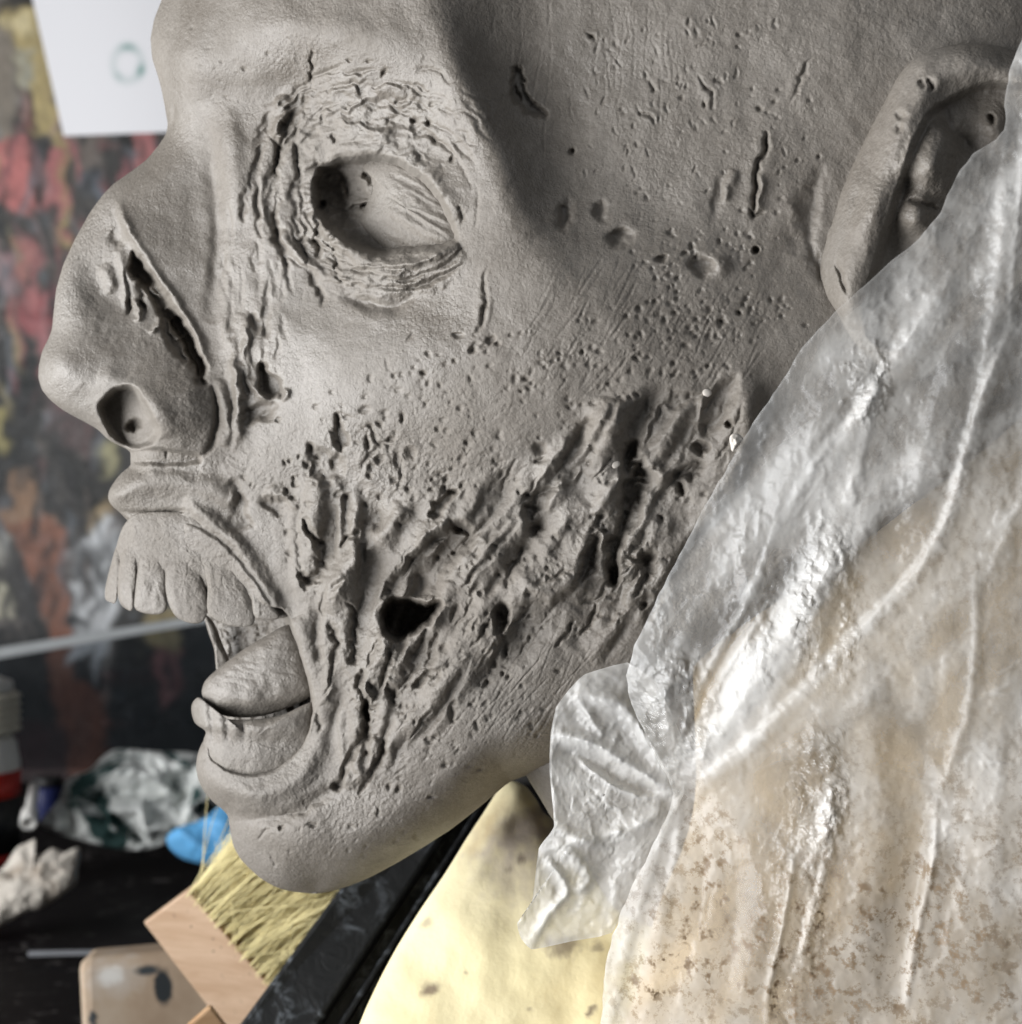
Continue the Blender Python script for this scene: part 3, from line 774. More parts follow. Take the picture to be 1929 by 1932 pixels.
    F.step(Z4((1250, 260), (1230, 420), (1200, 560), (1120, 680), (1020, 790)), 5, -22, 60, 1.0)
    F.fill(Z4((1310, 290), (1360, 220), (1440, 180), (1430, 280), (1380, 420), (1260, 500), (1270, 420)), 14, -30, rg=0.6)
    F.pit(Z4((1410, 440))[0], (6, 9), 30, 24); F.pit(Z4((1240, 600))[0], (11, 13), 0, 28, 4, 1.5); F.pit(Z4((1170, 740))[0], (28, 11), 30, 26, 4, 1.8); F.pit(Z4((1120, 830))[0], (9, 13), 0, 24)
    F.bump(Z4((1450, 300))[0], (40, 70), -20, 14, 2.4, 0.5)
    F.cut(Z4((890, 390), (910, 340), (940, 280)), 4, 10, 0.5); F.cut(Z4((1060, 160), (1110, 130)), 4, 9); F.step(Z4((1000, 360), (1060, 270), (1060, 330), (1120, 390)), 2.5, 6, 16, 1)
    F.bump(Z4((950, 1050))[0], (40, 60), -30, 18, 2.6, 1.0); F.bump(Z4((810, 1260))[0], (28, 42), 0, 20, 2.6, 1.2)
    F.fill(Z4((880, 1230), (960, 1240), (950, 1330), (890, 1420), (850, 1450), (900, 1330)), 9, -30, rg=1.2)
    F.pit(Z4((850, 1255))[0], (13, 5), -10, 18); F.pit(Z4((905, 1520))[0], (6, 6), 0, 16); F.pit(Z4((730, 1340))[0], (10, 18), 0, 28)
    F.cut(Z4((640, 1490), (600, 1590), (540, 1700)), 5, 18, 0.4, 0.25, 1.0); F.cut(Z4((500, 1600), (440, 1700), (390, 1770)), 5, 18, 0.4, 0.25, 1.0)
    F.cut(Z4((540, 1510), (640, 1480), (700, 1390)), 6, 14, 0.3)
    # strings beside the corner of the mouth
    F.cut(Z5((560, 200), (600, 300), (590, 430), (600, 560), (570, 640)), 9, 26, 0.5, 0.15, 1.4)
    F.cut(Z5((430, 330), (470, 450), (460, 590), (440, 700)), 8, 18, 0.6, 0.2, 1.2)
    F.cut(Z5((660, 640), (620, 760), (650, 860), (680, 950), (660, 1030), (690, 1060)), 10, 30, 0.4, 0.15, 1.4)
    F.cut(Z5((770, 460), (720, 540), (690, 640)), 7, 18, 0.5, 0.25, 1.4); F.cut(Z5((820, 500), (830, 620), (790, 720), (760, 830)), 9, 24, 0.5, 0.2, 1.5)
    F.pit(Z5((850, 820))[0], (9, 16), 0, 26, 4, 1.5); F.pit(Z5((720, 800))[0], (10, 20), 10, 24, 4, 1.5); F.pit(Z5((680, 930))[0], (8, 22), 0, 26, 4, 1.2)
    F.pit(Z5((1110, 685))[0], (17, 6), 20, 24, 4, 1.2); F.pit(Z5((1050, 745))[0], (13, 8), 30, 20, 4, 1.4); F.pit(Z5((1110, 600))[0], (8, 26), -15, 14, 3, 1)
    F.bump(Z5((760, 560))[0], (22, 42), -10, 18, 2.6, 1.2); F.bump(Z5((680, 800))[0], (18, 22), 0, 14, 2.6, 1.2); F.bump(Z5((920, 720))[0], (28, 22), 20, 14, 2.6, 1.6)
    F.cut(Z5((690, 1030), (640, 1130), (590, 1210), (540, 1330), (490, 1430)), 10, 32, 0.5, 0.15, 1.0)
    F.cut(Z5((790, 1120), (780, 1220), (730, 1330), (660, 1430), (620, 1490)), 8, 22, 0.5, 0.2, 1.0)
    F.pit(Z5((485, 1440))[0], (10, 9), 0, 24); F.pit(Z5((690, 1100))[0], (5, 9), 0, 16); F.pit(Z5((715, 910))[0], (14, 4), 10, 14)
    F.ridge(Z5((640, 1160), (560, 1350), (530, 1460)), 15, 12, 0.2); F.ridge(Z5((750, 1120), (700, 1280), (620, 1420)), 16, 12, 0.2)
    F.pit(Z5((1260, 930))[0], (7, 17), 0, 14, 3, 1.0); F.pit(Z5((1200, 510))[0], (9, 8), 0, 14, 3, 1); F.pit(Z5((1140, 450))[0], (5, 14), -20, 14)
    F.ridge(Z5((380, 660), (430, 780), (400, 900)), 9, 9, 0.3, 1.4); F.cut(Z5((390, 850), (430, 780), (440, 690)), 6, 12, 0.5); F.cut(Z5((340, 940), (360, 1040), (360, 1100)), 6, 12, 0.4)
    F.ridge(Z5((250, 1100), (290, 1010), (320, 940)), 10, 10, 0.3)
    F.g = 1.0
    # ---- lower lip and chin --------------------------------------------------
    F.ridge([(372, 1440), (395, 1474), (440, 1496), (500, 1498), (560, 1468), (598, 1410), (606, 1340), (596, 1280), (575, 1215), (552, 1168)], 20, 15, 0.02, 0.4)
    F.ridge([(430, 1540), (480, 1545), (540, 1540), (590, 1515), (650, 1478)], 13, -15, 0.25, 0.6)
    F.cut([(505, 1542), (560, 1536), (610, 1510)], 4, 6, 0.4)
    F.ridge([(470, 1570), (540, 1585), (620, 1560)], 34, 8, 0.3, 0.5)
    F.cut(Q3((970, 1240), (990, 1205), (1020, 1190)), 4, 8, 0.6); F.cut(Q3((1020, 1285), (1030, 1320), (1040, 1340)), 4, 7, 0.6); F.pit(Z5((310, 1695))[0], (10, 4), 20, 8)
    F.pit(Z5((105, 1717))[0], (4, 3), 0, 9); F.pit(Z5((1025, 1785))[0], (9, 7), 20, 10); F.cut(Z5((770, 1590), (765, 1640)), 4, 7, 0.6); F.pit(Z5((1120, 1515))[0], (8, 4), 0, 8)
    # ---- mouth cavity ---------------------------------------------------------
    mouth = MOUTH
    w = F.win(mouth, 20)
    F.fill(mouth, 5, to=(-105 + 0.62 * (F.U[w] - 390) + 7 * fbm(F.U[w] / 22, F.V[w] / 22, 3, 51)) * (1 - sstep(1370, 1440, F.V[w])) + sstep(1370, 1440, F.V[w]) * (TPSF(F.U[w], F.V[w]) - 30), rg=0.35)
    # ---- side of the skull -----------------------------------------------------
    F.fill(Q2((0, 270), (30, 260), (50, 330), (80, 390), (135, 420), (120, 440), (70, 430), (20, 380)), 6, -16, rg=1.2)
    F.cut(Q2((0, 300), (30, 370), (10, 390)), 6, 14); F.cut(Q2((40, 250), (45, 310)), 5, 10)
    F.pit(Q2((230, 575))[0], (6, 8), 0, 12); F.pit(Q2((205, 810))[0], (14, 22), 0, 15, 3, 1.4); F.pit(Q2((340, 795))[0], (13, 16), 20, 14, 3, 1.4); F.pit(Q2((410, 890))[0], (22, 17), 20, 20, 3, 1.2)
    F.pit(Q2((570, 970))[0], (10, 6), 0, 12); F.pit(Q2((720, 1000))[0], (24, 16), -10, 16, 3, 1.5); F.bump(Q2((790, 1000))[0], (18, 18), 0, 12)
    F.cut(Q2((960, 490), (960, 570), (930, 640), (920, 780), (910, 820)), 7, 18, 0.5, 0.15, 0.8); F.cut(Q2((895, 780), (915, 820), (955, 795)), 5, 14, 0.4); F.ridge(Q2((945, 650), (935, 750), (930, 800)), 6, 8)
    F.pit(Q2((925, 945))[0], (7, 7), 0, 18, 4, 0.4, 3); F.pit(Q2((780, 740))[0], (8, 34), -12, 8, 2); F.ridge(Q2((840, 640), (800, 760)), 9, 7)
    F.cut(Q2((1140, 220), (1100, 270), (1080, 330), (1060, 380)), 4, 7, 0.8); F.cut(Q2((705, 285), (740, 330), (770, 380)), 4, 7, 0.8); F.cut(Q2((520, 300), (540, 350)), 5, 8, 0.8); F.cut(Q2((470, 420), (520, 440), (545, 470)), 4, 8, 0.8); F.cut(Q2((290, 120), (320, 150)), 4, 8, 0.8)
    F.ridge(Q2((1120, 700), (1090, 830), (1060, 960)), 20, -9, 0.3, 0.8); F.ridge(Q2((1170, 620), (1140, 760), (1130, 900), (1170, 1020), (1250, 1130)), 12, -9, 0.2); F.ridge(Q2((1060, 760), (1080, 900)), 12, 6)
    # scored vertical scratches on the temple
    for k in range(34):
        x = r.uniform(930, 1300); y = r.uniform(-60, 170); l = r.uniform(40, 220); b_ = r.uniform(-0.22, 0.16)
        F.cut([(x, y), (x + b_ * l * 0.5 + r.randn() * 3, y + l * 0.5), (x + b_ * l + r.randn() * 5, y + l)], r.uniform(1.4, 2.4), r.uniform(0.6, 2.2), 0.7, 0.4, 0.3)
    for k in range(60):
        x = r.uniform(1100, 1500); y = r.uniform(20, 330); l = r.uniform(8, 26)
        F.cut([(x, y), (x + r.uniform(-8, 10), y + l)], r.uniform(2, 4), r.uniform(3, 6), 0.8, 0.4, 0.8)
    # drag marks on cheekbone and jaw, along the sinews
    for k in range(60):
        x = r.uniform(980, 1420); y = r.uniform(560, 760); l = r.uniform(30, 120); a = math.radians(r.uniform(50, 70))
        F.cut([(x, y), (x + l * math.cos(a), y - l * math.sin(a))], 2.0, r.uniform(1, 2.6), 0.7, 0.3, 0.3)
    for k in range(42):
        x = r.uniform(830, 1060); y = r.uniform(1300, 1440); l = r.uniform(50, 170); a = math.radians(r.uniform(46, 70))
        F.cut([(x, y), (x + l * math.cos(a), y - l * math.sin(a))], r.uniform(1.4, 2.4), r.uniform(0.7, 2.2), 0.5, 0.3, 0.25)
    for k in range(26):
        x = r.uniform(480, 560); y = r.uniform(60, 160); l = r.uniform(20, 70)
        F.cut([(x + r.uniform(0, 80), y), (x + 6 + r.uniform(0, 80), y + l)], 1.8, r.uniform(1, 2.2), 0.6, 0.3, 0.2)


build_face_relief(HF)
# pores: goose-flesh over cheekbone, coarse pits in the wasted cheek
HF.pores([(560, 760), (700, 700), (820, 640), (1000, 600), (1250, 560), (1420, 560), (1420, 760), (1150, 800), (950, 880), (700, 900), (600, 900)], 620, 2.0, 5.0, 1.1, 1)
HF.pores([(700, 880), (960, 830), (1000, 920), (850, 1000), (720, 1030), (660, 980)], 130, 2.5, 6.0, 1.3, 2, 60)
HF.pores([(470, 850), (640, 860), (720, 960), (640, 1160), (560, 1110), (480, 960), (440, 900)], 110, 2.5, 5.5, 1.4, 3)
HF.pores([(800, 1000), (1010, 900), (1120, 800), (1330, 850), (1330, 1020), (1200, 1200), (1020, 1210), (860, 1240)], 330, 2.2, 6.0, 1.4, 4)
HF.pores([(640, 1180), (850, 1220), (1060, 1230), (1080, 1350), (960, 1450), (760, 1540), (640, 1440)], 330, 2.0, 5.0, 1.2, 5)
HF.pores([(1050, 20), (1500, 20), (1560, 300), (1450, 500), (1180, 460)], 130, 2.0, 4.5, 1.2, 6)
HF.pores([(1180, 400), (1430, 430), (1540, 620), (1330, 660), (1180, 560)], 190, 2.2, 5.0, 1.3, 7)
HF.pores([(310, 20), (560, 20), (500, 240), (340, 220)], 40, 2.0, 4.0, 1.2, 8)
HF.pores([(440, 1560), (780, 1520), (760, 1610), (560, 1660), (470, 1620)], 60, 2.0, 4.0, 1.1, 9)
HF.pores([(560, 130), (850, 200), (880, 480), (760, 570), (540, 560), (510, 300)], 70, 2.0, 4.0, 1.3, 10)
# general hand-worked unevenness
HF.H += fbm(HF.U / 150, HF.V / 150, 3, 61) * 4.0 + fbm(HF.U / 26, HF.V / 26, 3, 62) * 0.6
_gm = sstep(0.1, 0.6, fbm(HF.U / 220, HF.V / 220, 2, 63) + 0.3)
_x = sstep(760, 950, HF.V - 0.25 * HF.U + 300) * _gm
HF.H += (_x * 0.6 + 0.15) * fbm((HF.U * .83 - HF.V * .56) / 11 + HF.WX * .2, (HF.U * .56 + HF.V * .83) / 8 + HF.WY * .2, 2, 64) * 1.5
_peb = np.zeros_like(HF.H)
for _poly, _a, _sd in (([(700, 620), (1000, 480), (1300, 420), (1560, 560), (1420, 800), (1150, 820), (980, 900), (760, 900), (620, 800)], 1.5, 1), ([(640, 1300), (900, 1230), (1120, 1240), (1160, 1400), (900, 1560), (640, 1640), (560, 1560)], 1.4, 2), ([(440, 900), (700, 880), (1330, 800), (1330, 1080), (1060, 1300), (640, 1400), (560, 1160)], 1.2, 3), ([(90, 420), (240, 380), (420, 640), (420, 860), (240, 720), (110, 700)], 0.9, 4), ([(1000, -60), (1900, -60), (1640, 300), (1480, 480), (1060, 460)], 0.6, 5), ([(380, 1440), (600, 1440), (620, 1560), (420, 1560)], 1.0, 6)):
    _w = HF.win(_poly, 60)
    _m = sstep(-50, 60, poly_sd(_poly, HF.U[_w], HF.V[_w])) * np.clip(0.75 + 0.7 * fbm(HF.U[_w] / 90, HF.V[_w] / 90, 2, 200 + _sd), 0.15, 1.3)
    _u = HF.U[_w] * 0.8 - HF.V[_w] * 0.6 + HF.WX[_w]; _v = HF.U[_w] * 0.6 + HF.V[_w] * 0.8 + HF.WY[_w]
    _n = perlin(_u / 8.5, _v / 7.0, 210 + _sd) + 0.6 * perlin(_u / 4.6, _v / 4.6, 220 + _sd)
    _peb[_w] = _peb[_w] + 0.24 * _a * _m * np.where(_n < 0, _n * 1.25, _n * 0.6)
HF.H += np.clip(_peb, -3, 2)
HF.blur(0.9)

HEAD = thing("head_sculpture", "grey clay head sculpture in profile with gaping mouth and torn decaying cheek", "sculpture", tuple(P(1200, 1500, 0)))


def build_skin():
    vs = np.r_[np.linspace(-478, -60, 60), np.linspace(-58, 1600, 900), 1600 + 86.5 * np.sin(np.linspace(0.02, math.pi / 2, 70))]
    L = np.array(LEFT, float); R = np.array(RIGHT, float)
    uL = np.interp(vs, L[:, 1], L[:, 0]); uR = np.interp(vs, R[:, 1], R[:, 0])
    g = np.exp(-0.5 * (np.arange(-6, 7) / 2.4) ** 2); g /= g.sum()
    def sm(a):
        p = np.pad(a, 6, mode='reflect', reflect_type='odd'); return np.convolve(p, g, 'valid')
    uL = sm(uL); uR = sm(uR)
    uR = np.maximum(uR, uL + 0.5)
    wdt = uR - uL
    e = np.minimum(34, 0.22 * wdt)
    nl, nm, nr_ = 40, 800, 24
    tl = (np.arange(nl) / nl) ** 2
    U = np.concatenate([uL[:, None] + e[:, None] * tl[None],
                        uL[:, None] + e[:, None] + (wdt - 2 * e)[:, None] * np.linspace(0, 1, nm)[None],
                        uR[:, None] - e[:, None] * (1 - (np.arange(1, nr_ + 1) / nr_))[None] ** 2], 1)
    V = np.repeat(vs[:, None], U.shape[1], 1)
    # rounding off towards the outline
    ef = Field(-40, 2180, -500, 1720, 5.0, 0, 0)
    Ls = np.stack([uL, vs], -1)[::4]; Rs = np.stack([uR, vs], -1)[::8]
    dl = seg_dist(Ls, ef.U, ef.V)[0]; dr = seg_dist(R, ef.U, ef.V)[0]
    dl = np.where(ef.U < np.interp(ef.V, vs, uL), -dl, dl); dr = np.where(ef.U > np.interp(ef.V, vs, uR), -dr, dr)
    WL = np.interp(ef.V, [-480, -100, 60, 140, 240, 340, 500, 640, 720, 800, 860, 930, 985, 1100, 1300, 1400, 1450, 1530, 1600, 1690],
                   [260, 140, 100, 80, 55, 60, 62, 60, 72, 66, 45, 46, 40, 40, 40, 44, 60, 70, 110, 120])
    ef.H = (dl / WL).astype(np.float32)
    er = Field(-40, 2180, -500, 1720, 5.0, 0, 0); er.H = (dr / 95).astype(np.float32)
    mm = Field(-40, 2180, -500, 1720, 5.0, 0, 0)
    mm.fill(MOUTH, 5, 1.0, rg=0)
    def edge(U, V, open_mouth=True):
        f = 1
        for q in (ef, er):
            t = np.clip(q.sample(U, V), 0, 1)
            f = f * np.sqrt(1 - (1 - t) ** 2)
        if open_mouth:
            m = mm.sample(U, V); f = f + (1 - f) * m
        return f
    E = edge(U, V)
    H = HF.sample(U, V)
    d = H * E
    Ub = np.linspace(0, 1, 40)[1:-1][::-1]
    UB = uL[:, None] + wdt[:, None] * (0.5 - 0.5 * np.cos(math.pi * Ub))[None]
    VB = np.repeat(vs[:, None], UB.shape[1], 1)
    dB = -np.clip(TPSF(UB, VB), 20, 500) * edge(UB, VB, False) * 0.95
    dB = np.minimum(dB, HF.sample(UB, VB) * edge(UB, VB) - 14 * edge(UB, VB, False))
    UU = np.concatenate([U, UB], 1); VV = np.concatenate([V, VB], 1); dd = np.concatenate([d, dB], 1)
    f = grid_faces(len(vs), UU.shape[1], True)
    o = link_mesh("skin", P(UU, VV, dd).reshape(-1, 3), f, CLAY, HEAD)
    wt = np.zeros(UU.shape)
    for c, r_, a in (((555, 690), (90, 110), 0.9), ((640, 800), (70, 90), 0.6), ((470, 640), (50, 120), 0.5), ((700, 190), (140, 70), 0.6), ((840, 320), (60, 160), 0.5), ((380, 880), (90, 30), 0.6), ((440, 260), (40, 90), 0.5), ((100, 700), (40, 50), 0.3)):
        wt += a * np.exp(-((UU - c[0]) / r_[0]) ** 2 - ((VV - c[1]) / r_[1]) ** 2)
    at = o.data.attributes.new("wet", 'FLOAT', 'POINT'); at.data.foreach_set("value", np.clip(wt, 0, 1).astype(np.float32).ravel())
    return o


SKIN = build_skin()

# ---- teeth, gums, tongue -------------------------------------------------------
arch = lambda U, V: np.interp(U, [190, 205, 225, 255, 310, 370, 440, 520, 580], [-12, 10, 34, 62, 90, 114, 138, 160, 170])
grain = lambda k, a=1.0, s=0: (lambda U, V: a * (fbm(U / 16, V / 22, 3, 70 + s) * 1.6 + fbm(U / 6, V / 6, 2, 80 + s) * 0.8))
gum_o = [(238, 985), (262, 968), (330, 966), (400, 972), (452, 1005), (505, 1072), (545, 1158), (500, 1160), (450, 1135), (380, 1120), (320, 1110), (255, 1105), (222, 1090), (215, 1060), (224, 1015)]
pillow("gum", gum_o, lambda U, V: arch(U, V) - 8 - 12 * sstep(985, 1040, V) - 6 * sstep(1040, 1100, V), 16, 30, CLAY, HEAD, 26, 160, detail=grain(0, 1.2))
TEETH = [
    [(221, 1030), (209, 1066), (199, 1108), (199, 1130), (208, 1136), (218, 1137), (224, 1110), (228, 1068)],
    [(242, 1010), (227, 1056), (222, 1116), (227, 1138), (238, 1149), (250, 1151), (254, 1119), (259, 1080), (260, 1040), (254, 1012)],
    [(272, 1006), (260, 1070), (255, 1116), (254, 1146), (272, 1157), (300, 1159), (315, 1148), (314, 1119), (313, 1066), (304, 1006)],
    [(330, 1008), (312, 1066), (312, 1110), (319, 1141), (333, 1164), (356, 1175), (378, 1175), (390, 1161), (392, 1133), (384, 1100), (372, 1062), (352, 1008)],
    [(362, 984), (374, 1046), (391, 1102), (391, 1150), (406, 1169), (434, 1181), (462, 1183), (480, 1174), (477, 1136), (462, 1094), (438, 1042), (400, 986)],
    [(452, 1066), (472, 1122), (479, 1161), (496, 1170), (526, 1167), (520, 1147), (498, 1106), (474, 1074)],
]
for i, o in enumerate(TEETH):
    c = np.mean(o, 0)
    tilt = lambda U, V, c=c, i=i: arch(np.full_like(U, c[0]), V) + (arch(U, V) - arch(np.full_like(U, c[0]), V)) * 0.85 + (V - c[1]) * 0.08 - 11 + np.clip(c[1] - V, 0, 200) * -0.05
    pillow("tooth", o, tilt, 11 if i else 8, 24, CLAY, HEAD, 18, 90, 2.6, detail=grain(0, 1.0, i))
tongue_o = [(382, 1298), (395, 1276), (450, 1232), (500, 1201), (552, 1180), (585, 1240), (600, 1290), (580, 1318), (530, 1341), (480, 1353), (430, 1352), (396, 1337), (383, 1316)]
pillow("tongue", tongue_o, lambda U, V: 12 + (U - 380) * 0.30, 44, 70, CLAY, HEAD, 30, 140, 2.2,
       detail=lambda U, V: 9 * np.exp(-(((U - 425) / 42) ** 2 + ((V - 1312) / 26) ** 2)) + 9 * np.exp(-(((U - 480) / 26) ** 2 + ((V - 1322) / 20) ** 2)) - 6 * np.exp(-((V - 1338 + (U - 480) * 0.1) / 9) ** 2) + fbm((U + V) / 60, (V - U * 0.3) / 9, 2, 90) * 1.3 + fbm(U / 30, V / 30, 2, 93) * 2.5)
lgum_o = [(361, 1338), (366, 1322), (378, 1316), (392, 1340), (425, 1356), (480, 1357), (530, 1350), (590, 1325), (592, 1358), (590, 1410), (540, 1456), (484, 1482), (446, 1482), (400, 1466), (386, 1424), (384, 1397), (388, 1380), (368, 1364)]
pillow("gum", lgum_o, lambda U, V: np.interp(U, [360, 385, 420, 480, 600], [-6, 28, 55, 82, 112]) - 0.10 * (V - 1390), 30, 40, CLAY, HEAD, 26, 140, 2.6,
       detail=lambda U, V: 7 * np.exp(-((V - 1368) / 18) ** 2) - 6 * np.exp(-((V - 1402) / 14) ** 2) - sum(9 * np.exp(-((U - x_ - 0.1 * (V - 1370)) / 4.5) ** 2) for x_ in (400, 427, 458)) * sstep(1408, 1380, V) + grain(0, 1.0, 4)(U, V))
for cx, cy, a, b in ((412, 1381, 15, 22), (441, 1384, 16, 23), (475, 1381, 18, 21)):
    an = np.linspace(0, 2 * math.pi, 10, endpoint=False)
    o = [(cx + a * math.cos(t) + 0.12 * (b * math.sin(t)), cy + b * math.sin(t)) for t in an]
    pillow("tooth", o, lambda U, V: np.interp(U, [360, 385, 420, 480, 600], [4, 34, 68, 101, 126]) - 0.14 * (V - 1380), 9, 20, CLAY, HEAD, 12, 48, 2.2, detail=grain(0, 0.8, 7))
# far cheek sinew seen through the open mouth
pillow("sinew", [(386, 1160), (404, 1175), (420, 1215), (434, 1250), (428, 1275), (410, 1270), (404, 1225), (392, 1190)], lambda U, V: -48 + 0 * U, 14, 20, CLAY, HEAD, 10, 50, detail=grain(0, 1.2, 9))
# eyeball with combed clay strokes
eb_o = Z1((640, 1130), (680, 1020), (700, 900), (650, 830), (720, 775), (830, 795), (960, 865), (1080, 1000), (1145, 1130), (1180, 1228), (1110, 1275), (960, 1292), (830, 1300), (740, 1240))
eb_c = np.mean(eb_o, 0); eb_o = [tuple(eb_c + (np.array(q) - eb_c) * 1.2) for q in eb_o]
def eb_detail(U, V):
    x = (U - 501.5) / 0.2995; y = (V - 77.2) / 0.2995
    t = (y - 1000) * 0.85 - (x - 900) * 0.48; s_ = (x - 900) * 0.85 + (y - 1000) * 0.48
    m = sstep(720, 860, x) * sstep(1230, 1120, x)
    return m * (ridged(s_ / 300, t / 60, 2, 91) * 4) + 6 * np.exp(-((t - 110) / 40) ** 2) * m + 1.2 * fbm(U / 14, V / 14, 2, 92)
pillow("eyeball", eb_o, lambda U, V: HF.sample(U, V) * 0 + 206 + (U - 705) * 0.78, 38, 60, CLAY, HEAD, 30, 140, 1.7, detail=eb_detail)

# ---- ear -------------------------------------------------------------------------
EF = Field(1480, 2080, 30, 760, 1.5, 9, 4)
EF.H[:] = 22
EF.fill([(1640, 560), (1665, 470), (1700, 350), (1740, 240), (1790, 190), (1880, 160), (1990, 200), (1990, 420), (1880, 560), (1740, 650), (1650, 640)], 10, -32, rg=0.5)
EF.ridge([(1592, 620), (1604, 530), (1640, 420), (1680, 310), (1722, 205), (1765, 145), (1835, 122), (1905, 130), (1980, 190)], 38, 34, 0.06, 0.3)
EF.ridge([(1690, 165), (1730, 120), (1800, 98), (1890, 104)], 20, 10, 0.3, 0.5)
for _x, _y, _r, _a in ((1640, 400, 26, 6), (1668, 320, 22, -5), (1700, 235, 24, 6), (1770, 125, 22, -5), (1830, 112, 24, 6), (1618, 470, 20, -5)):
    EF.bump((_x, _y), (_r, _r * 1.4), -25, _a, 2, 0.8)
EF.ridge([(1560, 520), (1568, 470), (1590, 400), (1620, 320)], 16, 6, 0.3, 0.5)
EF.cut(Z6((560, 880), (480, 1040), (410, 1180), (370, 1420)), 6, 16, 0.3, 0.2, 0.6)
EF.cut(Z6((400, 1640), (440, 1740), (470, 1850)), 6, 18, 0.2, 0.2, 0.6)
EF.bump((1800, 330), (70, 120), 0, 14, 2.4, 0.4); EF.bump((1762, 275), (38, 62), -25, 44, 2.4, 0.6); EF.bump((1752, 330), (44, 50), 0, 34, 2.4, 0.6); EF.bump((1722, 400), (34, 34), 0, 44, 2.6, 0.6); EF.bump((1745, 440), (50, 30), -20, 18, 2.4, 0.6)
EF.cut(Z6((880, 1210), (980, 1230), (1090, 1280)), 9, 20, 0.3); EF.ridge([(1775, 200), (1800, 250), (1850, 290)], 14, -14, 0.3, 0.6); EF.bump((1880, 240), (30, 40), 0, 22); EF.pit(Z6((1450, 660))[0], (5, 10), 30, 22)
EF.cut(Z6((1010, 380), (1050, 430), (1040, 480)), 7, 20, 0.5); EF.pit(Z6((980, 420))[0], (7, 6), 0, 14); EF.pit(Z6((850, 640))[0], (9, 8), 0, 12, 3, 1.5); EF.pit(Z6((830, 710))[0], (8, 9), 0, 10, 3, 1.5)
EF.pores([(1700, 120), (1900, 100), (1880, 200), (1760, 320), (1700, 420), (1640, 400)], 26, 2.0, 5, 1.0, 31)
EF.H += fbm(EF.U / 60, EF.V / 60, 2, 66) * 3.5 + fbm(EF.U / 10, EF.V / 10, 2, 67) * 0.9
EF.blur(1.3)
ear_o = [(1546, 500), (1560, 440), (1592, 350), (1632, 265), (1668, 195), (1698, 140), (1730, 108), (1780, 88), (1840, 82), (1905, 92), (1980, 130), (2030, 240), (2020, 420), (1950, 560), (1840, 660), (1720, 720), (1625, 660), (1580, 590), (1552, 545)]
pillow("ear", ear_o, lambda U, V: np.interp(U, [1540, 1600, 1660, 1740, 2040], [436, 466, 484, 498, 522]), 12, 60, CLAY, HEAD, 150, 420, 5.0, detail=EF.sample, center=(1780, 380))

# neck column under the jaw
pillow("neck", [(975, 1380), (1130, 1250), (1400, 1150), (1600, 1150), (1620, 1500), (1500, 1760), (1200, 1740), (1090, 1600), (1030, 1525)], const(20), 130, 130, CLAY, HEAD, 24, 120, detail=lambda U, V: 6 * fbm(U / 60, V / 60, 3, 95))

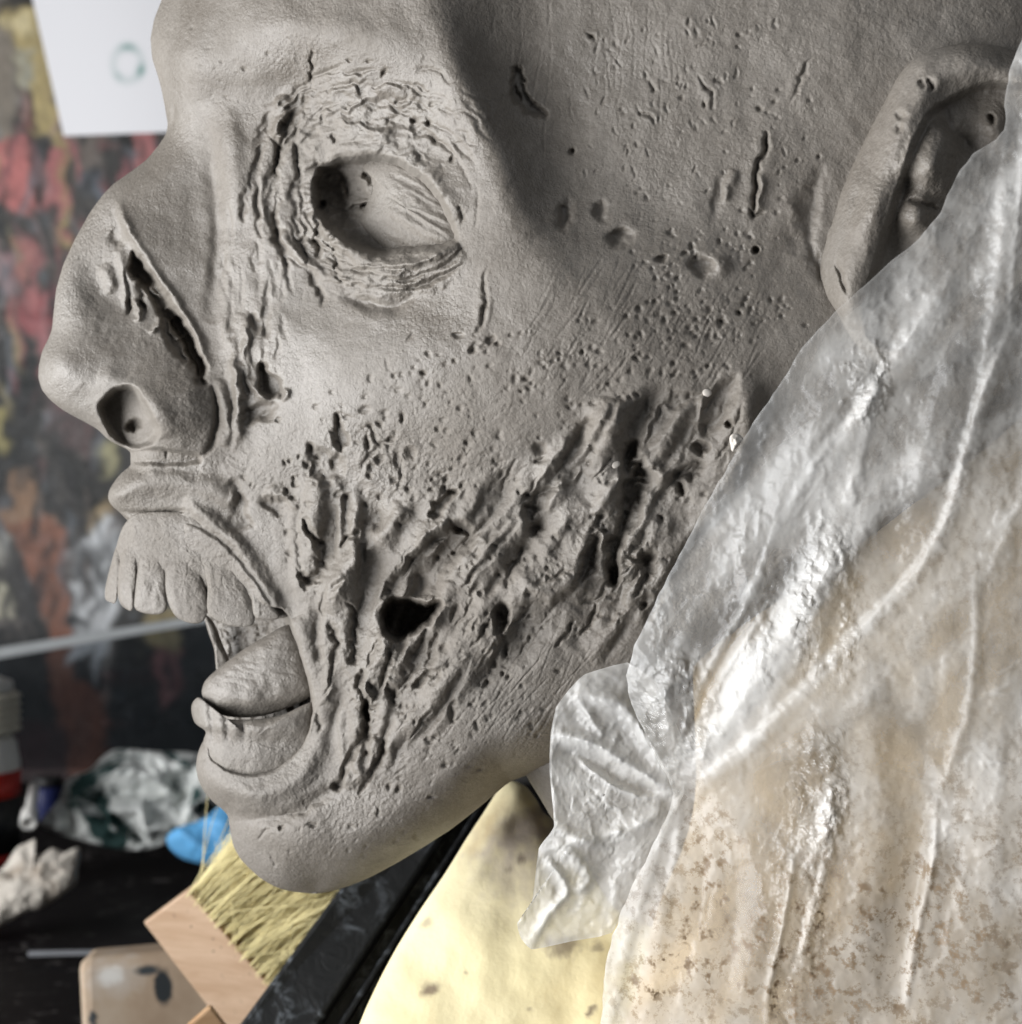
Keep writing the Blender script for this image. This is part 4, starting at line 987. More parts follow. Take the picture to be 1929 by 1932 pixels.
# ================================================================== THE PLASTIC SHEET
def film_material():
    m = bpy.data.materials.new("dusty_plastic_film"); m.use_nodes = True
    nt = m.node_tree; nt.nodes.clear()
    out = N(nt, 'ShaderNodeOutputMaterial')
    co = N(nt, 'ShaderNodeTexCoord').outputs['Object']
    at = N(nt, 'ShaderNodeAttribute', attribute_name="tint")     # r: haze of the film, g: dirt, b: crinkle
    sep = N(nt, 'ShaderNodeSeparateColor'); nt.links.new(at.outputs[0], sep.inputs[0])
    cr = noise(nt, co, 160, 5, 0.65, 1.2)
    fine = noise(nt, co, 700, 3, 0.6)
    bs = N(nt, 'ShaderNodeMath', operation='MULTIPLY'); nt.links.new(cr, bs.inputs[0]); nt.links.new(sep.outputs[2], bs.inputs[1])
    fw = N(nt, 'ShaderNodeMapping'); fw.inputs['Rotation'].default_value = (0, 0.75, 0); fw.inputs['Scale'].default_value = (1.0, 1.0, 0.45)
    dv = N(nt, 'ShaderNodeTexNoise'); dv.inputs['Scale'].default_value = 60; nt.links.new(co, dv.inputs['Vector'])
    dvs = N(nt, 'ShaderNodeVectorMath', operation='SCALE'); nt.links.new(dv.outputs['Color'], dvs.inputs[0]); dvs.inputs['Scale'].default_value = 0.012
    dva = N(nt, 'ShaderNodeVectorMath', operation='ADD'); nt.links.new(co, dva.inputs[0]); nt.links.new(dvs.outputs[0], dva.inputs[1]); nt.links.new(dva.outputs[0], fw.inputs[0])
    hs = []
    for sc_ in (75, 190):
        vf = N(nt, 'ShaderNodeTexVoronoi', feature='F1'); vf.inputs['Scale'].default_value = sc_; nt.links.new(fw.outputs[0], vf.inputs['Vector'])
        dsc = N(nt, 'ShaderNodeMath', operation='MULTIPLY'); nt.links.new(vf.outputs['Distance'], dsc.inputs[0]); dsc.inputs[1].default_value = 75.0 / sc_
        hs.append(dsc.outputs[0])
    hsum = N(nt, 'ShaderNodeMath', operation='ADD'); nt.links.new(hs[0], hsum.inputs[0]); nt.links.new(hs[1], hsum.inputs[1])
    fwt = N(nt, 'ShaderNodeMath', operation='ADD'); nt.links.new(sep.outputs[2], fwt.inputs[0]); fwt.inputs[1].default_value = 0.16
    fh = N(nt, 'ShaderNodeMath', operation='MULTIPLY'); nt.links.new(hsum.outputs[0], fh.inputs[0]); nt.links.new(fwt.outputs[0], fh.inputs[1])
    nb0 = bump(nt, fh.outputs[0], 0.0038, 0.8)
    nb = bump(nt, bs.outputs[0], 0.0010, 0.4, nb0); nb = bump(nt, fine, 0.00010, 0.22, nb)
    dn = noise(nt, co, 300, 6, 0.72)
    dm = N(nt, 'ShaderNodeMapRange'); dm.inputs[1].default_value = 0.505; dm.inputs[2].default_value = 0.60
    nt.links.new(dn, dm.inputs[0])
    db = noise(nt, co, 40, 4, 0.6)
    dmb = N(nt, 'ShaderNodeMath', operation='MULTIPLY'); sq_ = N(nt, 'ShaderNodeMath', operation='POWER', use_clamp=True); nt.links.new(sep.outputs[1], sq_.inputs[0]); sq_.inputs[1].default_value = 1.1
    nt.links.new(dm.outputs[0], dmb.inputs[0]); nt.links.new(sq_.outputs[0], dmb.inputs[1])
    col = mixc(nt, dmb.outputs[0], (0.83, 0.835, 0.83), (0.115, 0.062, 0.028))
    half = N(nt, 'ShaderNodeMath', operation='MULTIPLY'); nt.links.new(sep.outputs[1], half.inputs[0]); half.inputs[1].default_value = 0.46
    col = mixc(nt, half.outputs[0], col, (0.56, 0.46, 0.34))
    dif = N(nt, 'ShaderNodeBsdfDiffuse'); tr = N(nt, 'ShaderNodeBsdfTranslucent'); tp = N(nt, 'ShaderNodeBsdfTransparent')
    for n in (dif, tr):
        nt.links.new(col, n.inputs[0]); nt.links.new(nb, n.inputs['Normal'])
    tp.inputs[0].default_value = (0.97, 0.96, 0.94, 1)
    mx = N(nt, 'ShaderNodeMixShader'); mx.inputs[0].default_value = 0.42
    nt.links.new(dif.outputs[0], mx.inputs[1]); nt.links.new(tr.outputs[0], mx.inputs[2])
    op = N(nt, 'ShaderNodeMath', operation='ADD', use_clamp=True)
    hz = noise(nt, co, 90, 5, 0.7, 0.6)
    hm = N(nt, 'ShaderNodeMapRange'); hm.inputs[1].default_value = 0.3; hm.inputs[2].default_value = 0.7; hm.inputs[3].default_value = -0.045; hm.inputs[4].default_value = 0.045
    nt.links.new(hz, hm.inputs[0])
    nt.links.new(sep.outputs[0], op.inputs[0]); nt.links.new(hm.outputs[0], op.inputs[1])
    op2 = N(nt, 'ShaderNodeMath', operation='MAXIMUM'); nt.links.new(op.outputs[0], op2.inputs[0]); nt.links.new(dmb.outputs[0], op2.inputs[1])
    m1 = N(nt, 'ShaderNodeMixShader'); nt.links.new(op2.outputs[0], m1.inputs[0]); nt.links.new(tp.outputs[0], m1.inputs[1]); nt.links.new(mx.outputs[0], m1.inputs[2])
    gl = N(nt, 'ShaderNodeBsdfGlossy'); gl.inputs['Roughness'].default_value = 0.17; gl.inputs[0].default_value = (0.95, 0.97, 1, 1)
    nt.links.new(nb, gl.inputs['Normal'])
    fr = N(nt, 'ShaderNodeFresnel'); fr.inputs[0].default_value = 1.5; nt.links.new(nb, fr.inputs[1])
    gk = N(nt, 'ShaderNodeMath', operation='MULTIPLY_ADD'); nt.links.new(sep.outputs[2], gk.inputs[0]); gk.inputs[1].default_value = 0.6; gk.inputs[2].default_value = 0.24
    fm = N(nt, 'ShaderNodeMath', operation='MULTIPLY'); nt.links.new(gk.outputs[0], fm.inputs[1]); nt.links.new(fr.outputs[0], fm.inputs[0])
    fm.use_clamp = True
    m2 = N(nt, 'ShaderNodeMixShader'); nt.links.new(fm.outputs[0], m2.inputs[0]); nt.links.new(m1.outputs[0], m2.inputs[1]); nt.links.new(gl.outputs[0], m2.inputs[2])
    nt.links.new(m2.outputs[0], out.inputs[0])
    return m


FILM = film_material()
SHEET = thing("plastic_sheet", "crinkled translucent plastic sheet smeared with brown clay, draped over the neck and shoulder", "plastic sheet", tuple(P(1600, 1700, 300)))

PB = tps([(1930, 60, 640), (1900, 240, 640), (1760, 420, 625), (1590, 575, 590), (1460, 735, 545), (1330, 950, 480), (1230, 1150, 430), (1180, 1280, 400), (1270, 1504, 395), (1180, 1704, 370), (1140, 1930, 380),
          (2080, 100, 700), (2080, 500, 700), (2080, 1000, 660), (2080, 1500, 620), (2080, 2000, 600), (1750, 700, 620), (1600, 1000, 560), (1450, 1250, 500), (1400, 1500, 450), (1350, 1800, 430), (1700, 1300, 560), (1750, 1800, 520), (1550, 1600, 490), (1900, 900, 650), (1500, 2000, 470), (1150, 1400, 380)], 0.02)
PF = Field(960, 2120, 20, 2060, 1.8, 13, 5)
PF.H = PB(PF.U, PF.V).astype(np.float32)
PIN = (1284, 1494)
OP = np.full_like(PF.H, 0.26)          # haze
DIRT = np.zeros_like(PF.H)


def fold(pts, wd, a, op=0.0, side=0.0, tp=0.2, rg=0.55):
    p = smooth_line(pts)
    w = PF.win(p, wd * 4 + 10)
    U, V = PF._uv(w, rg)
    d, sd, t = seg_dist(p, U, V)
    k = np.clip(np.minimum(t, 1 - t) / tp, 0, 1) ** 0.6
    q = sd * d
    prof = np.where(q > 0, np.exp(-(q / (wd * (1 + side))) ** 2), np.exp(-(q / (wd * (1 - side))) ** 2)) if side else np.exp(-(d / wd) ** 1.6)
    PF.H[w] += 0.3 * a * k * prof
    OP[w] += op * k * np.exp(-(d / (wd * 1.0)) ** 4)


# folds that run up from the pinch
fold([PIN, (1360, 1390), (1470, 1220), (1560, 1090), (1590, 1000), (1625, 860)], 54, 26, 0.38, 0.45)
fold([PIN, (1400, 1330), (1520, 1150), (1580, 1050)], 22, 14, 0.22)
fold([(1275, 1470), (1300, 1350), (1350, 1240), (1420, 1110), (1468, 985)], 9, 16, 0.24, 0.3)
fold([(1275, 1440), (1330, 1310), (1390, 1200), (1420, 1130)], 14, -16, 0.0)
fold([(1290, 1440), (1350, 1300), (1420, 1190), (1450, 1130)], 6, 10, 0.2)
fold([(1270, 1430), (1262, 1300), (1300, 1180), (1400, 1030)], 16, 10, 0.08)
fold([(1300, 1490), (1440, 1380), (1600, 1210), (1720, 1090), (1790, 970), (1850, 760), (1925, 590)], 16, 26, 0.22, 0.4, 0.1)
fold([(1480, 1330), (1640, 1160), (1740, 1060)], 30, -20, -0.02)
fold([(1520, 1000), (1560, 900), (1640, 760), (1720, 640), (1820, 480)], 24, 22, 0.16, 0.3)
fold([(1480, 985), (1530, 890), (1600, 800), (1655, 740)], 13, 16, 0.22)
fold([(1655, 700), (1640, 800), (1605, 960)], 16, 18, 0.34, 0.3)
fold([(1560, 860), (1620, 760), (1700, 620)], 14, -14, 0)
fold([(1840, 800), (1880, 560), (1900, 300)], 20, 26, 0.22, 0.3)
fold([(1905, 620), (1925, 400), (1940, 200)], 12, 18, 0.24)
fold([(1700, 900), (1790, 640), (1860, 430), (1896, 280)], 30, -22, -0.02)
fold([(1860, 1100), (1930, 940), (1990, 760)], 20, 16, 0.1)
# folds that run down
fold([(1284, 1500), (1262, 1548), (1228, 1640), (1190, 1760), (1165, 1860), (1150, 1960)], 18, 20, 0.16, 0.3)
fold([(1290, 1500), (1280, 1570), (1270, 1640), (1240, 1760)], 14, 12, 0.08)
fold([(1330, 1560), (1320, 1720), (1280, 1850), (1250, 1960)], 16, -12, 0.0)
fold([(1500, 1600), (1490, 1680), (1470, 1780), (1452, 1880), (1450, 1950)], 8, 24, 0.26, 0.3)
fold([(1570, 1520), (1555, 1640), (1530, 1730), (1500, 1840)], 11, 20, 0.22, -0.3)
fold([(1520, 1660), (1510, 1780), (1470, 1880)], 16, -18, 0)
fold([(1765, 1500), (1764, 1600), (1745, 1700), (1725, 1790), (1712, 1900)], 10, 22, 0.26, 0.3)
fold([(1800, 1560), (1790, 1680), (1760, 1820)], 20, -12, 0)
fold([(1840, 1060), (1842, 1200), (1830, 1330), (1795, 1440), (1770, 1500)], 10, 14, 0.10)
fold([(1310, 1480), (1420, 1440), (1560, 1380), (1700, 1250)], 22, 16, 0.06)
fold([(1560, 1380), (1580, 1480), (1565, 1560)], 24, 22, 0.2)
fold([(1450, 1890), (1475, 1910), (1500, 1960)], 12, -30, 0)
_rp = np.random.RandomState(4)
for k in range(60):
    x = _rp.uniform(1200, 2050); y = _rp.uniform(750, 1980); l = _rp.uniform(40, 190)
    dx, dy = x - PIN[0], y - PIN[1]; n_ = math.hypot(dx, dy) + 1
    if y > 1500: dx, dy = dx * 0.25, abs(dy) + 80; n_ = math.hypot(dx, dy)
    fold([(x, y), (x + dx / n_ * l * .5 + _rp.randn() * 8, y + dy / n_ * l * .5 + _rp.randn() * 8), (x + dx / n_ * l, y + dy / n_ * l)], _rp.uniform(9, 24), _rp.uniform(-4, 6), _rp.uniform(0, 0.12), 0, 0.35)
for k in range(70):
    x = _rp.uniform(1190, 2050); y = _rp.uniform(560, 1950); l = _rp.uniform(25, 130)
    dx, dy = x - PIN[0] + _rp.randn() * 120, y - PIN[1] + _rp.randn() * 120
    if y > 1500: dx, dy = dx * 0.25, abs(dy) + 80
    n_ = math.hypot(dx, dy) + 1
    fold([(x, y), (x + dx / n_ * l * .5 + _rp.randn() * 5, y + dy / n_ * l * .5 + _rp.randn() * 5), (x + dx / n_ * l, y + dy / n_ * l)], _rp.uniform(2.5, 4), _rp.uniform(2, 5), _rp.uniform(0.04, 0.16), 0, 0.4, 0.2)
for a_, wd_, am_, op_ in (([(1400, 1420), (1600, 1330), (1860, 1290)], 60, 34, 0.06), ([(1330, 1520), (1420, 1640), (1430, 1900)], 55, 40, 0.05), ([(1620, 1300), (1660, 1560), (1610, 1900)], 60, 44, 0.08), ([(1880, 1200), (1870, 1560), (1840, 1960)], 60, 44, 0.08), ([(1960, 900), (1980, 1300), (1960, 1800)], 60, 40, 0.06), ([(1420, 1050), (1500, 880), (1640, 650)], 45, 36, 0.05), ([(1700, 1000), (1760, 800), (1830, 560)], 45, 38, 0.05), ([(1500, 1300), (1640, 1060), (1720, 880)], 40, -34, -0.04), ([(1230, 1640), (1240, 1780), (1210, 1950)], 35, 30, 0.05), ([(1380, 1560), (1390, 1700), (1360, 1900)], 36, -34, -0.04), ([(1740, 1340), (1730, 1600), (1680, 1900)], 40, -34, -0.04)):
    fold(a_, wd_, am_, op_, 0.3, 0.3)
fold([(1290, 1470), (1400, 1290), (1520, 1090), (1570, 1010)], 34, 10, 0.26, 0.2, 0.1)
fold([(1560, 1520), (1545, 1620), (1505, 1760), (1470, 1860)], 26, 12, 0.22, 0, 0.2)
# facets: sharply creased film
fa = ridged(PF.U / 120 + PF.WX / 30, PF.V / 150 + PF.WY / 30, 2, 101)
PF.H += fa * 2.4
_cr = np.clip(fbm(PF.U / 90, PF.V / 90, 2, 103) + 0.1, 0, 1)
OP += np.clip(fa - 0.5, 0, 1) * 0.10
# dirt and where the film lies close to what is under it
low = sstep(1380, 1700, PF.V + 0.15 * (PF.U - 1300))
DIRT += 0.26 * low + 0.20 * sstep(1500, 1750, PF.U + 0.1 * PF.V)
for c, r_, a in (((1640, 1780), (170, 80), 0.9), ((1540, 1870), (110, 60), 0.8), ((1340, 1620), (60, 110), 0.6), ((1280, 1800), (90, 120), 0.45), ((1700, 1720), (120, 80), 0.4), ((1830, 1850), (80, 80), 0.25), ((1800, 950), (90, 190), 0.12), ((1230, 1860), (70, 80), 0.3), ((1460, 1760), (60, 60), 0.3)):
    q = ((PF.U - c[0] + PF.WX * 5) / r_[0]) ** 2 + ((PF.V - c[1] + PF.WY * 5) / r_[1]) ** 2
    DIRT += 1.6 * a * np.exp(-q)
DIRT += np.clip(fbm(PF.U / 120, PF.V / 150, 3, 107), -0.5, 0.6) * 0.35 * (low + 0.25)
OP += 0.5 * np.clip(fbm(PF.U / 170 + PF.V / 300, PF.V / 260, 3, 108), -0.3, 0.35)
OP += 0.16 * low + 0.10 * sstep(1500, 1800, PF.U)
CRK = np.full_like(PF.H, 0.03)
for c, r_, a in (((1545, 1500), (40, 100), 1.0), ((1270, 1340), (60, 90), 0.9), ((1560, 1140), (50, 130), 0.9), ((1640, 720), (30, 70), 0.7), ((1500, 1720), (50, 150), 0.6), ((1200, 1200), (50, 90), 0.4), ((1420, 1120), (40, 160), 0.4)):
    CRK += a * np.exp(-(((PF.U - c[0] + PF.WX * 4) / r_[0]) ** 2 + ((PF.V - c[1] + PF.WY * 4) / r_[1]) ** 2) ** 1.5)
PF.H += CRK * ridged(PF.U / 15 + PF.WX / 9, PF.V / 19 + PF.WY / 9, 2, 105) * 0.35
OP = np.clip(OP, 0.2, 0.92); DIRT = np.clip(DIRT, 0, 1)


def sample_arr(A, U, V):
    keep = PF.H; PF.H = A; r_ = PF.sample(U, V); PF.H = keep; return r_


def film_sheet(name, left, right, vs, ncol, dfun, parent, wob=3.0, hz=None, seed=0):
    L = np.array(left, float)
    uL = np.interp(vs, L[:, 1], L[:, 0]) + perlin(vs / 26.0, vs * 0 + 3.3, seed) * wob
    t = np.linspace(0, 1, ncol)
    U = uL[:, None] + (right(vs) - uL)[:, None] * t[None]
    V = np.repeat(vs[:, None], ncol, 1)
    d = dfun(U, V)
    d = d - 1.5 * np.exp(-(U - uL[:, None]) / 7.0)     # the free edge curls back
    nr, nc = U.shape
    front = P(U, V, d).reshape(-1, 3)
    o = link_mesh(name, front, grid_faces(nr, nc), FILM, parent)
    c = np.stack([(hz(U, V) if hz else sample_arr(OP, U, V)).ravel() + 0.10 * np.exp(-((U - uL[:, None]) / 3.0) ** 2).ravel(), sample_arr(DIRT, U, V).ravel(), sample_arr(CRK, U, V).ravel()], -1)
    vcol(o, c)
    return o


SL = [(1940, 30), (1930, 70), (1903, 140), (1896, 200), (1897, 245), (1880, 262), (1834, 290), (1814, 320), (1774, 400), (1734, 450), (1674, 500), (1589, 575), (1514, 655), (1464, 735), (1404, 825), (1364, 900), (1324, 964), (1264, 1080), (1224, 1164), (1200, 1215), (1182, 1275), (1190, 1330), (1224, 1400), (1262, 1470), (1270, 1500), (1258, 1545), (1210, 1640), (1180, 1704), (1157, 1765), (1142, 1815), (1135, 1930), (1130, 2040)]
film_sheet("film", SL, lambda v: np.full_like(v, 2330.0), np.linspace(32, 2040, 620), 300, PF.sample, SHEET, 3.0, None, 5)

# the loose corner of the bag, behind the pinch
FO = [(1184, 1250), (1104, 1272), (1075, 1300), (1050, 1334), (1039, 1384), (1037, 1454), (1046, 1560), (1017, 1600), (1004, 1704), (976, 1742), (983, 1770), (1004, 1792), (1080, 1776), (1155, 1760), (1215, 1650), (1290, 1500), (1290, 1400), (1240, 1290)]
GF = Field(940, 1330, 1220, 1830, 1.8, 17, 4)
GF.H = (330 + 0.16 * (GF.U - 1000) - 40 * sstep(1560, 1780, GF.V)).astype(np.float32)
GO = np.full_like(GF.H, 0.54)
def gfold(pts, wd, a, op):
    p = smooth_line(pts); d, sd, t = seg_dist(p, GF.U + GF.WX * 0.5, GF.V + GF.WY * 0.5)
    k = np.clip(np.minimum(t, 1 - t) / 0.2, 0, 1) ** 0.5
    GF.H += 0.6 * a * k * np.exp(-(d / wd) ** 1.6); GO[:] = GO + op * k * np.exp(-(d / wd) ** 3)
gfold([(1280, 1500), (1180, 1440), (1110, 1400), (1042, 1385)], 14, 26, 0.26)
gfold([(1280, 1512), (1190, 1480), (1120, 1440), (1050, 1410)], 15, -24, 0.0)
gfold([(1270, 1500), (1200, 1500), (1140, 1470), (1080, 1420)], 8, 16, 0.24)
gfold([(1275, 1480), (1220, 1390), (1170, 1330), (1085, 1305)], 18, 24, 0.22)
gfold([(1270, 1440), (1225, 1360), (1200, 1290)], 14, -20, 0.0)
gfold([(1084, 1308), (1105, 1340), (1140, 1390)], 8, 12, 0.15)
gfold([(1020, 1610), (1080, 1590), (1170, 1570), (1260, 1530)], 16, 22, 0.2)
gfold([(1030, 1620), (1070, 1680), (1040, 1720), (1000, 1785)], 10, 22, 0.30)
gfold([(1060, 1600), (1110, 1650), (1090, 1690)], 14, 18, 0.34)
gfold([(1046, 1560), (1110, 1590), (1160, 1600)], 12, 14, 0.2)
gfold([(1120, 1540), (1150, 1620), (1110, 1700)], 30, -14, 0.1)
for k in range(36):
    x = _rp.uniform(1010, 1250); y = _rp.uniform(1280, 1740); a_ = _rp.uniform(0, 3.14); l = _rp.uniform(30, 90)
    gfold([(x, y), (x + l * .5 * math.cos(a_) + _rp.randn() * 6, y + l * .5 * math.sin(a_)), (x + l * math.cos(a_), y + l * math.sin(a_))], _rp.uniform(4, 12), _rp.uniform(-4, 6), _rp.uniform(0, 0.22))
GF.H += ridged(GF.U / 60 + GF.WX / 14, GF.V / 60 + GF.WY / 14, 2, 111) * 2.6
GO = np.clip(GO, 0.2, 0.85)


def flap_mesh():
    ol = smooth_line(FO, 3, True) * 0.35 + np.repeat(np.array(FO, float), 3, 0) * 0 + 0.65 * np.array([np.array(FO[i]) * (1 - t) + np.array(FO[(i + 1) % len(FO)]) * t for i in range(len(FO)) for t in (0, 1 / 3, 2 / 3)])
    q = np.vstack([ol, ol[0]]); L = np.r_[0, np.cumsum(np.hypot(*np.diff(q, axis=0).T))]
    na, nr_ = 260, 90
    t = np.linspace(0, L[-1], na, endpoint=False)
    ol = np.stack([np.interp(t, L, q[:, 0]), np.interp(t, L, q[:, 1])], -1)
    c = np.array([1140.0, 1500.0])
    R_ = np.linspace(0.01, 1, nr_)
    U = c[0] + R_[:, None] * (ol[None, :, 0] - c[0]); V = c[1] + R_[:, None] * (ol[None, :, 1] - c[1])
    d = GF.sample(U, V) - 1.5 * sstep(0.95, 1.0, R_)[:, None]
    o = link_mesh("loose_corner", P(U, V, d).reshape(-1, 3), grid_faces(nr_, na, True), FILM, SHEET)
    x = np.clip((U - GF.u0) / GF.c, 0, GF.nu - 2).astype(int); y = np.clip((V - GF.v0) / GF.c, 0, GF.nv - 2).astype(int)
    op = GO[y, x] + 0.12 * np.exp(-((1 - R_[:, None]) / 0.008) ** 2)
    vcol(o, np.stack([op.ravel(), np.zeros(U.size) + 0.04, np.zeros(U.size) + 0.25], -1))


flap_mesh()
CH = pillow("plaster_crumb", [(1377, 826), (1384, 818), (1396, 820), (1404, 830), (1398, 836), (1390, 846), (1382, 852), (1379, 840)], const(512), 8, 8, simple("white_plaster", (0.58, 0.54, 0.49), 0.85, 0.15), None, 8, 28, detail=lambda U, V: 3 * fbm(U / 9, V / 9, 2, 120))[0]
tag(CH, "tiny white plaster crumb caught at the edge of the plastic sheet", "plaster crumb")

for _o, _l in (([(1326, 738), (1332, 733), (1341, 736), (1343, 744), (1336, 749), (1328, 746)], "tiny pale crumb of plaster stuck on the cheek below the ear, nearest the ear"), ([(1152, 874), (1158, 868), (1168, 870), (1170, 878), (1160, 884), (1153, 880)], "tiny pale crumb of plaster stuck among the torn cheek sinews")):
    _u, _v = np.mean(_o, 0)
    _c = pillow("plaster_crumb", _o, const(float(HF.sample(np.array([_u]), np.array([_v]))[0]) - 1), 3, 5, bpy.data.materials["white_plaster"], None, 6, 20)[0]
    tag(_c, _l, "plaster crumb", "plaster crumbs on the clay head")
CH['group'] = "plaster crumbs on the clay head"

# ================================================================== SHOULDER, FOAM, BOARD
BUSTC = simple("pale_clay", (0.50, 0.40, 0.27), 0.8, 0.22, 24, 0.0006, 200)
BUST = pillow("clay_shoulder", [(1330, 1120), (1600, 900), (1900, 640), (2150, 600), (2250, 1200), (2250, 2300), (1190, 2300), (1220, 1800), (1310, 1520)], lambda U, V: 210 + 0.12 * (U - 1500) + 0 * V, 120, 420, BUSTC, None, 40, 160,
              detail=lambda U, V: 14 * fbm(U / 160, V / 160, 3, 130))[0]
tag(BUST, "pale beige clay shoulder showing dimly through the plastic sheet", "sculpture base")


def foam_material():
    m, nt, b = mat("cream_foam")
    co = N(nt, 'ShaderNodeTexCoord').outputs['Object']
    a = N(nt, 'ShaderNodeAttribute', attribute_name="tint")
    nt.links.new(mixc(nt, 1.0, a.outputs[0], ramp(nt, noise(nt, co, 18, 3), [(0.3, (0.93, 0.92, 0.86)), (0.7, (1, 1, 1))]), 'MULTIPLY'), b.inputs['Base Color'])
    b.inputs['Roughness'].default_value = 0.6; b.inputs['Specular IOR Level'].default_value = 0.25
    nt.links.new(bump(nt, noise(nt, co, 240, 3), 0.0003), b.inputs['Normal'])
    return m


FOO = [(672, 1950), (705, 1872), (745, 1795), (790, 1722), (840, 1648), (882, 1580), (915, 1530), (940, 1492), (962, 1474), (990, 1482), (1012, 1508), (1035, 1540), (1100, 1560), (1300, 1560), (1500, 1700), (1500, 2150), (900, 2200), (600, 2150)]
foam_d = lambda U, V: -310 + 0.42 * (V - 1480) + 0.10 * (U - 900)
fo, fu, fv = pillow("foam_torso", FOO, foam_d, 70, 160, foam_material(), None, 90, 360, 3.0, detail=lambda U, V: 8 * fbm(U / 130, V / 130, 2, 140) + 8 * np.exp(-((U - 985 + (V - 1480) * 0.5) / 22) ** 2) * sstep(1760, 1600, V))
tag(fo, "cream yellow foam torso form with grey clay smudges below the jaw", "foam form")
fc = np.tile(np.array([0.92, 0.83, 0.54]), (len(fu), 1))
def smear(col, c, r_, a, sd, ang=0, pw=2):
    ca, sa = math.cos(math.radians(ang)), math.sin(math.radians(ang))
    wu = fbm(fu / 24, fv / 24, 3, sd) * 0.5; wv = fbm(fu / 24, fv / 24, 3, sd + 4) * 0.5
    x = ((fu - c[0]) * ca - (fv - c[1]) * sa) / r_[0] + wu; y = ((fu - c[0]) * sa + (fv - c[1]) * ca) / r_[1] + wv
    k = a * np.exp(-(x * x + y * y) ** (pw / 2))
    global fc
    fc = fc * (1 - k[:, None]) + np.array(col) * k[:, None]
smear((0.42, 0.36, 0.33), (990, 1570), (80, 42), 0.95, 1, 25); smear((0.45, 0.39, 0.33), (975, 1640), (62, 80), 0.62, 2, 10); smear((0.30, 0.25, 0.20), (965, 1555), (50, 9), 0.7, 3, 30)
smear((0.62, 0.47, 0.25), (920, 1560), (16, 60), 0.6, 4, -32); smear((0.16, 0.13, 0.11), (1262 - 964 + 964 - 245, 1678 + 100), (24, 14), 0.0, 5)
for c, r_, a, an in (((808, 1868), (19, 14), 0.95, 25), ((1062, 1786), (34, 22), 0.75, 0), ((1126, 1788), (12, 10), 0.6, 0), ((985, 1622), (9, 9), 0.8, 0), ((805, 1742), (8, 12), 0.55, -30), ((1115, 1910), (12, 7), 0.9, 45), ((1000, 1905), (5, 5), 0.5, 0), ((880, 1835), (4, 4), 0.5, 0), ((960, 1640), (9, 6), 0.6, 0), ((1027, 1527), (14, 8), 0.9, 50)):
    smear((0.20, 0.155, 0.125), c, r_, a, int(c[0]), an, 4)
smear((0.80, 0.62, 0.34), (760, 1900), (60, 120), 0.25, 21)
vcol(fo, np.clip(fc, 0, 1))


def ray_box(name, corners, depths, thick, m, parent=None, bev=0.0015, nseg=1, back_shift=(0, 0)):
    """a slab whose four front corners lie at the given design positions and distances"""
    f = np.array([P(u, v, DD(z)) for (u, v), z in zip(corners, depths)])
    n = np.cross(f[1] - f[0], f[3] - f[0]); n /= np.linalg.norm(n)
    if n[1] < 0: n = -n
    b = f + n * thick
    fi = [(0, 1, 2, 3), (7, 6, 5, 4)] + [(i, i + 4, (i + 1) % 4 + 4, (i + 1) % 4) for i in range(4)]
    o = link_mesh(name, np.vstack([f, b]), fi, m, parent, False)
    if bev:
        md = o.modifiers.new("bevel", 'BEVEL'); md.width = bev; md.segments = 3
    return o


def paint_mask(nt, co, c, r_, warp=0.4, scale=120, soft=(1.0, 0.6)):
    """one ragged blotch in object space"""
    nz = N(nt, 'ShaderNodeTexNoise'); nz.inputs['Scale'].default_value = scale; nz.inputs['Detail'].default_value = 4
    nt.links.new(co, nz.inputs['Vector'])
    s1 = N(nt, 'ShaderNodeVectorMath', operation='SUBTRACT'); nt.links.new(co, s1.inputs[0]); s1.inputs[1].default_value = c
    d1 = N(nt, 'ShaderNodeVectorMath', operation='DIVIDE'); nt.links.new(s1.outputs[0], d1.inputs[0]); d1.inputs[1].default_value = r_
    s2 = N(nt, 'ShaderNodeVectorMath', operation='SUBTRACT'); nt.links.new(nz.outputs['Color'], s2.inputs[0]); s2.inputs[1].default_value = (0.5,) * 3
    m2 = N(nt, 'ShaderNodeVectorMath', operation='SCALE'); nt.links.new(s2.outputs[0], m2.inputs[0]); m2.inputs['Scale'].default_value = warp * 2
    a = N(nt, 'ShaderNodeVectorMath', operation='ADD'); nt.links.new(d1.outputs[0], a.inputs[0]); nt.links.new(m2.outputs[0], a.inputs[1])
    l = N(nt, 'ShaderNodeVectorMath', operation='LENGTH'); nt.links.new(a.outputs[0], l.inputs[0])
    mr = N(nt, 'ShaderNodeMapRange'); mr.inputs[1].default_value = soft[0]; mr.inputs[2].default_value = soft[1]
    nt.links.new(l.outputs['Value'], mr.inputs[0])
    return mr.outputs[0]


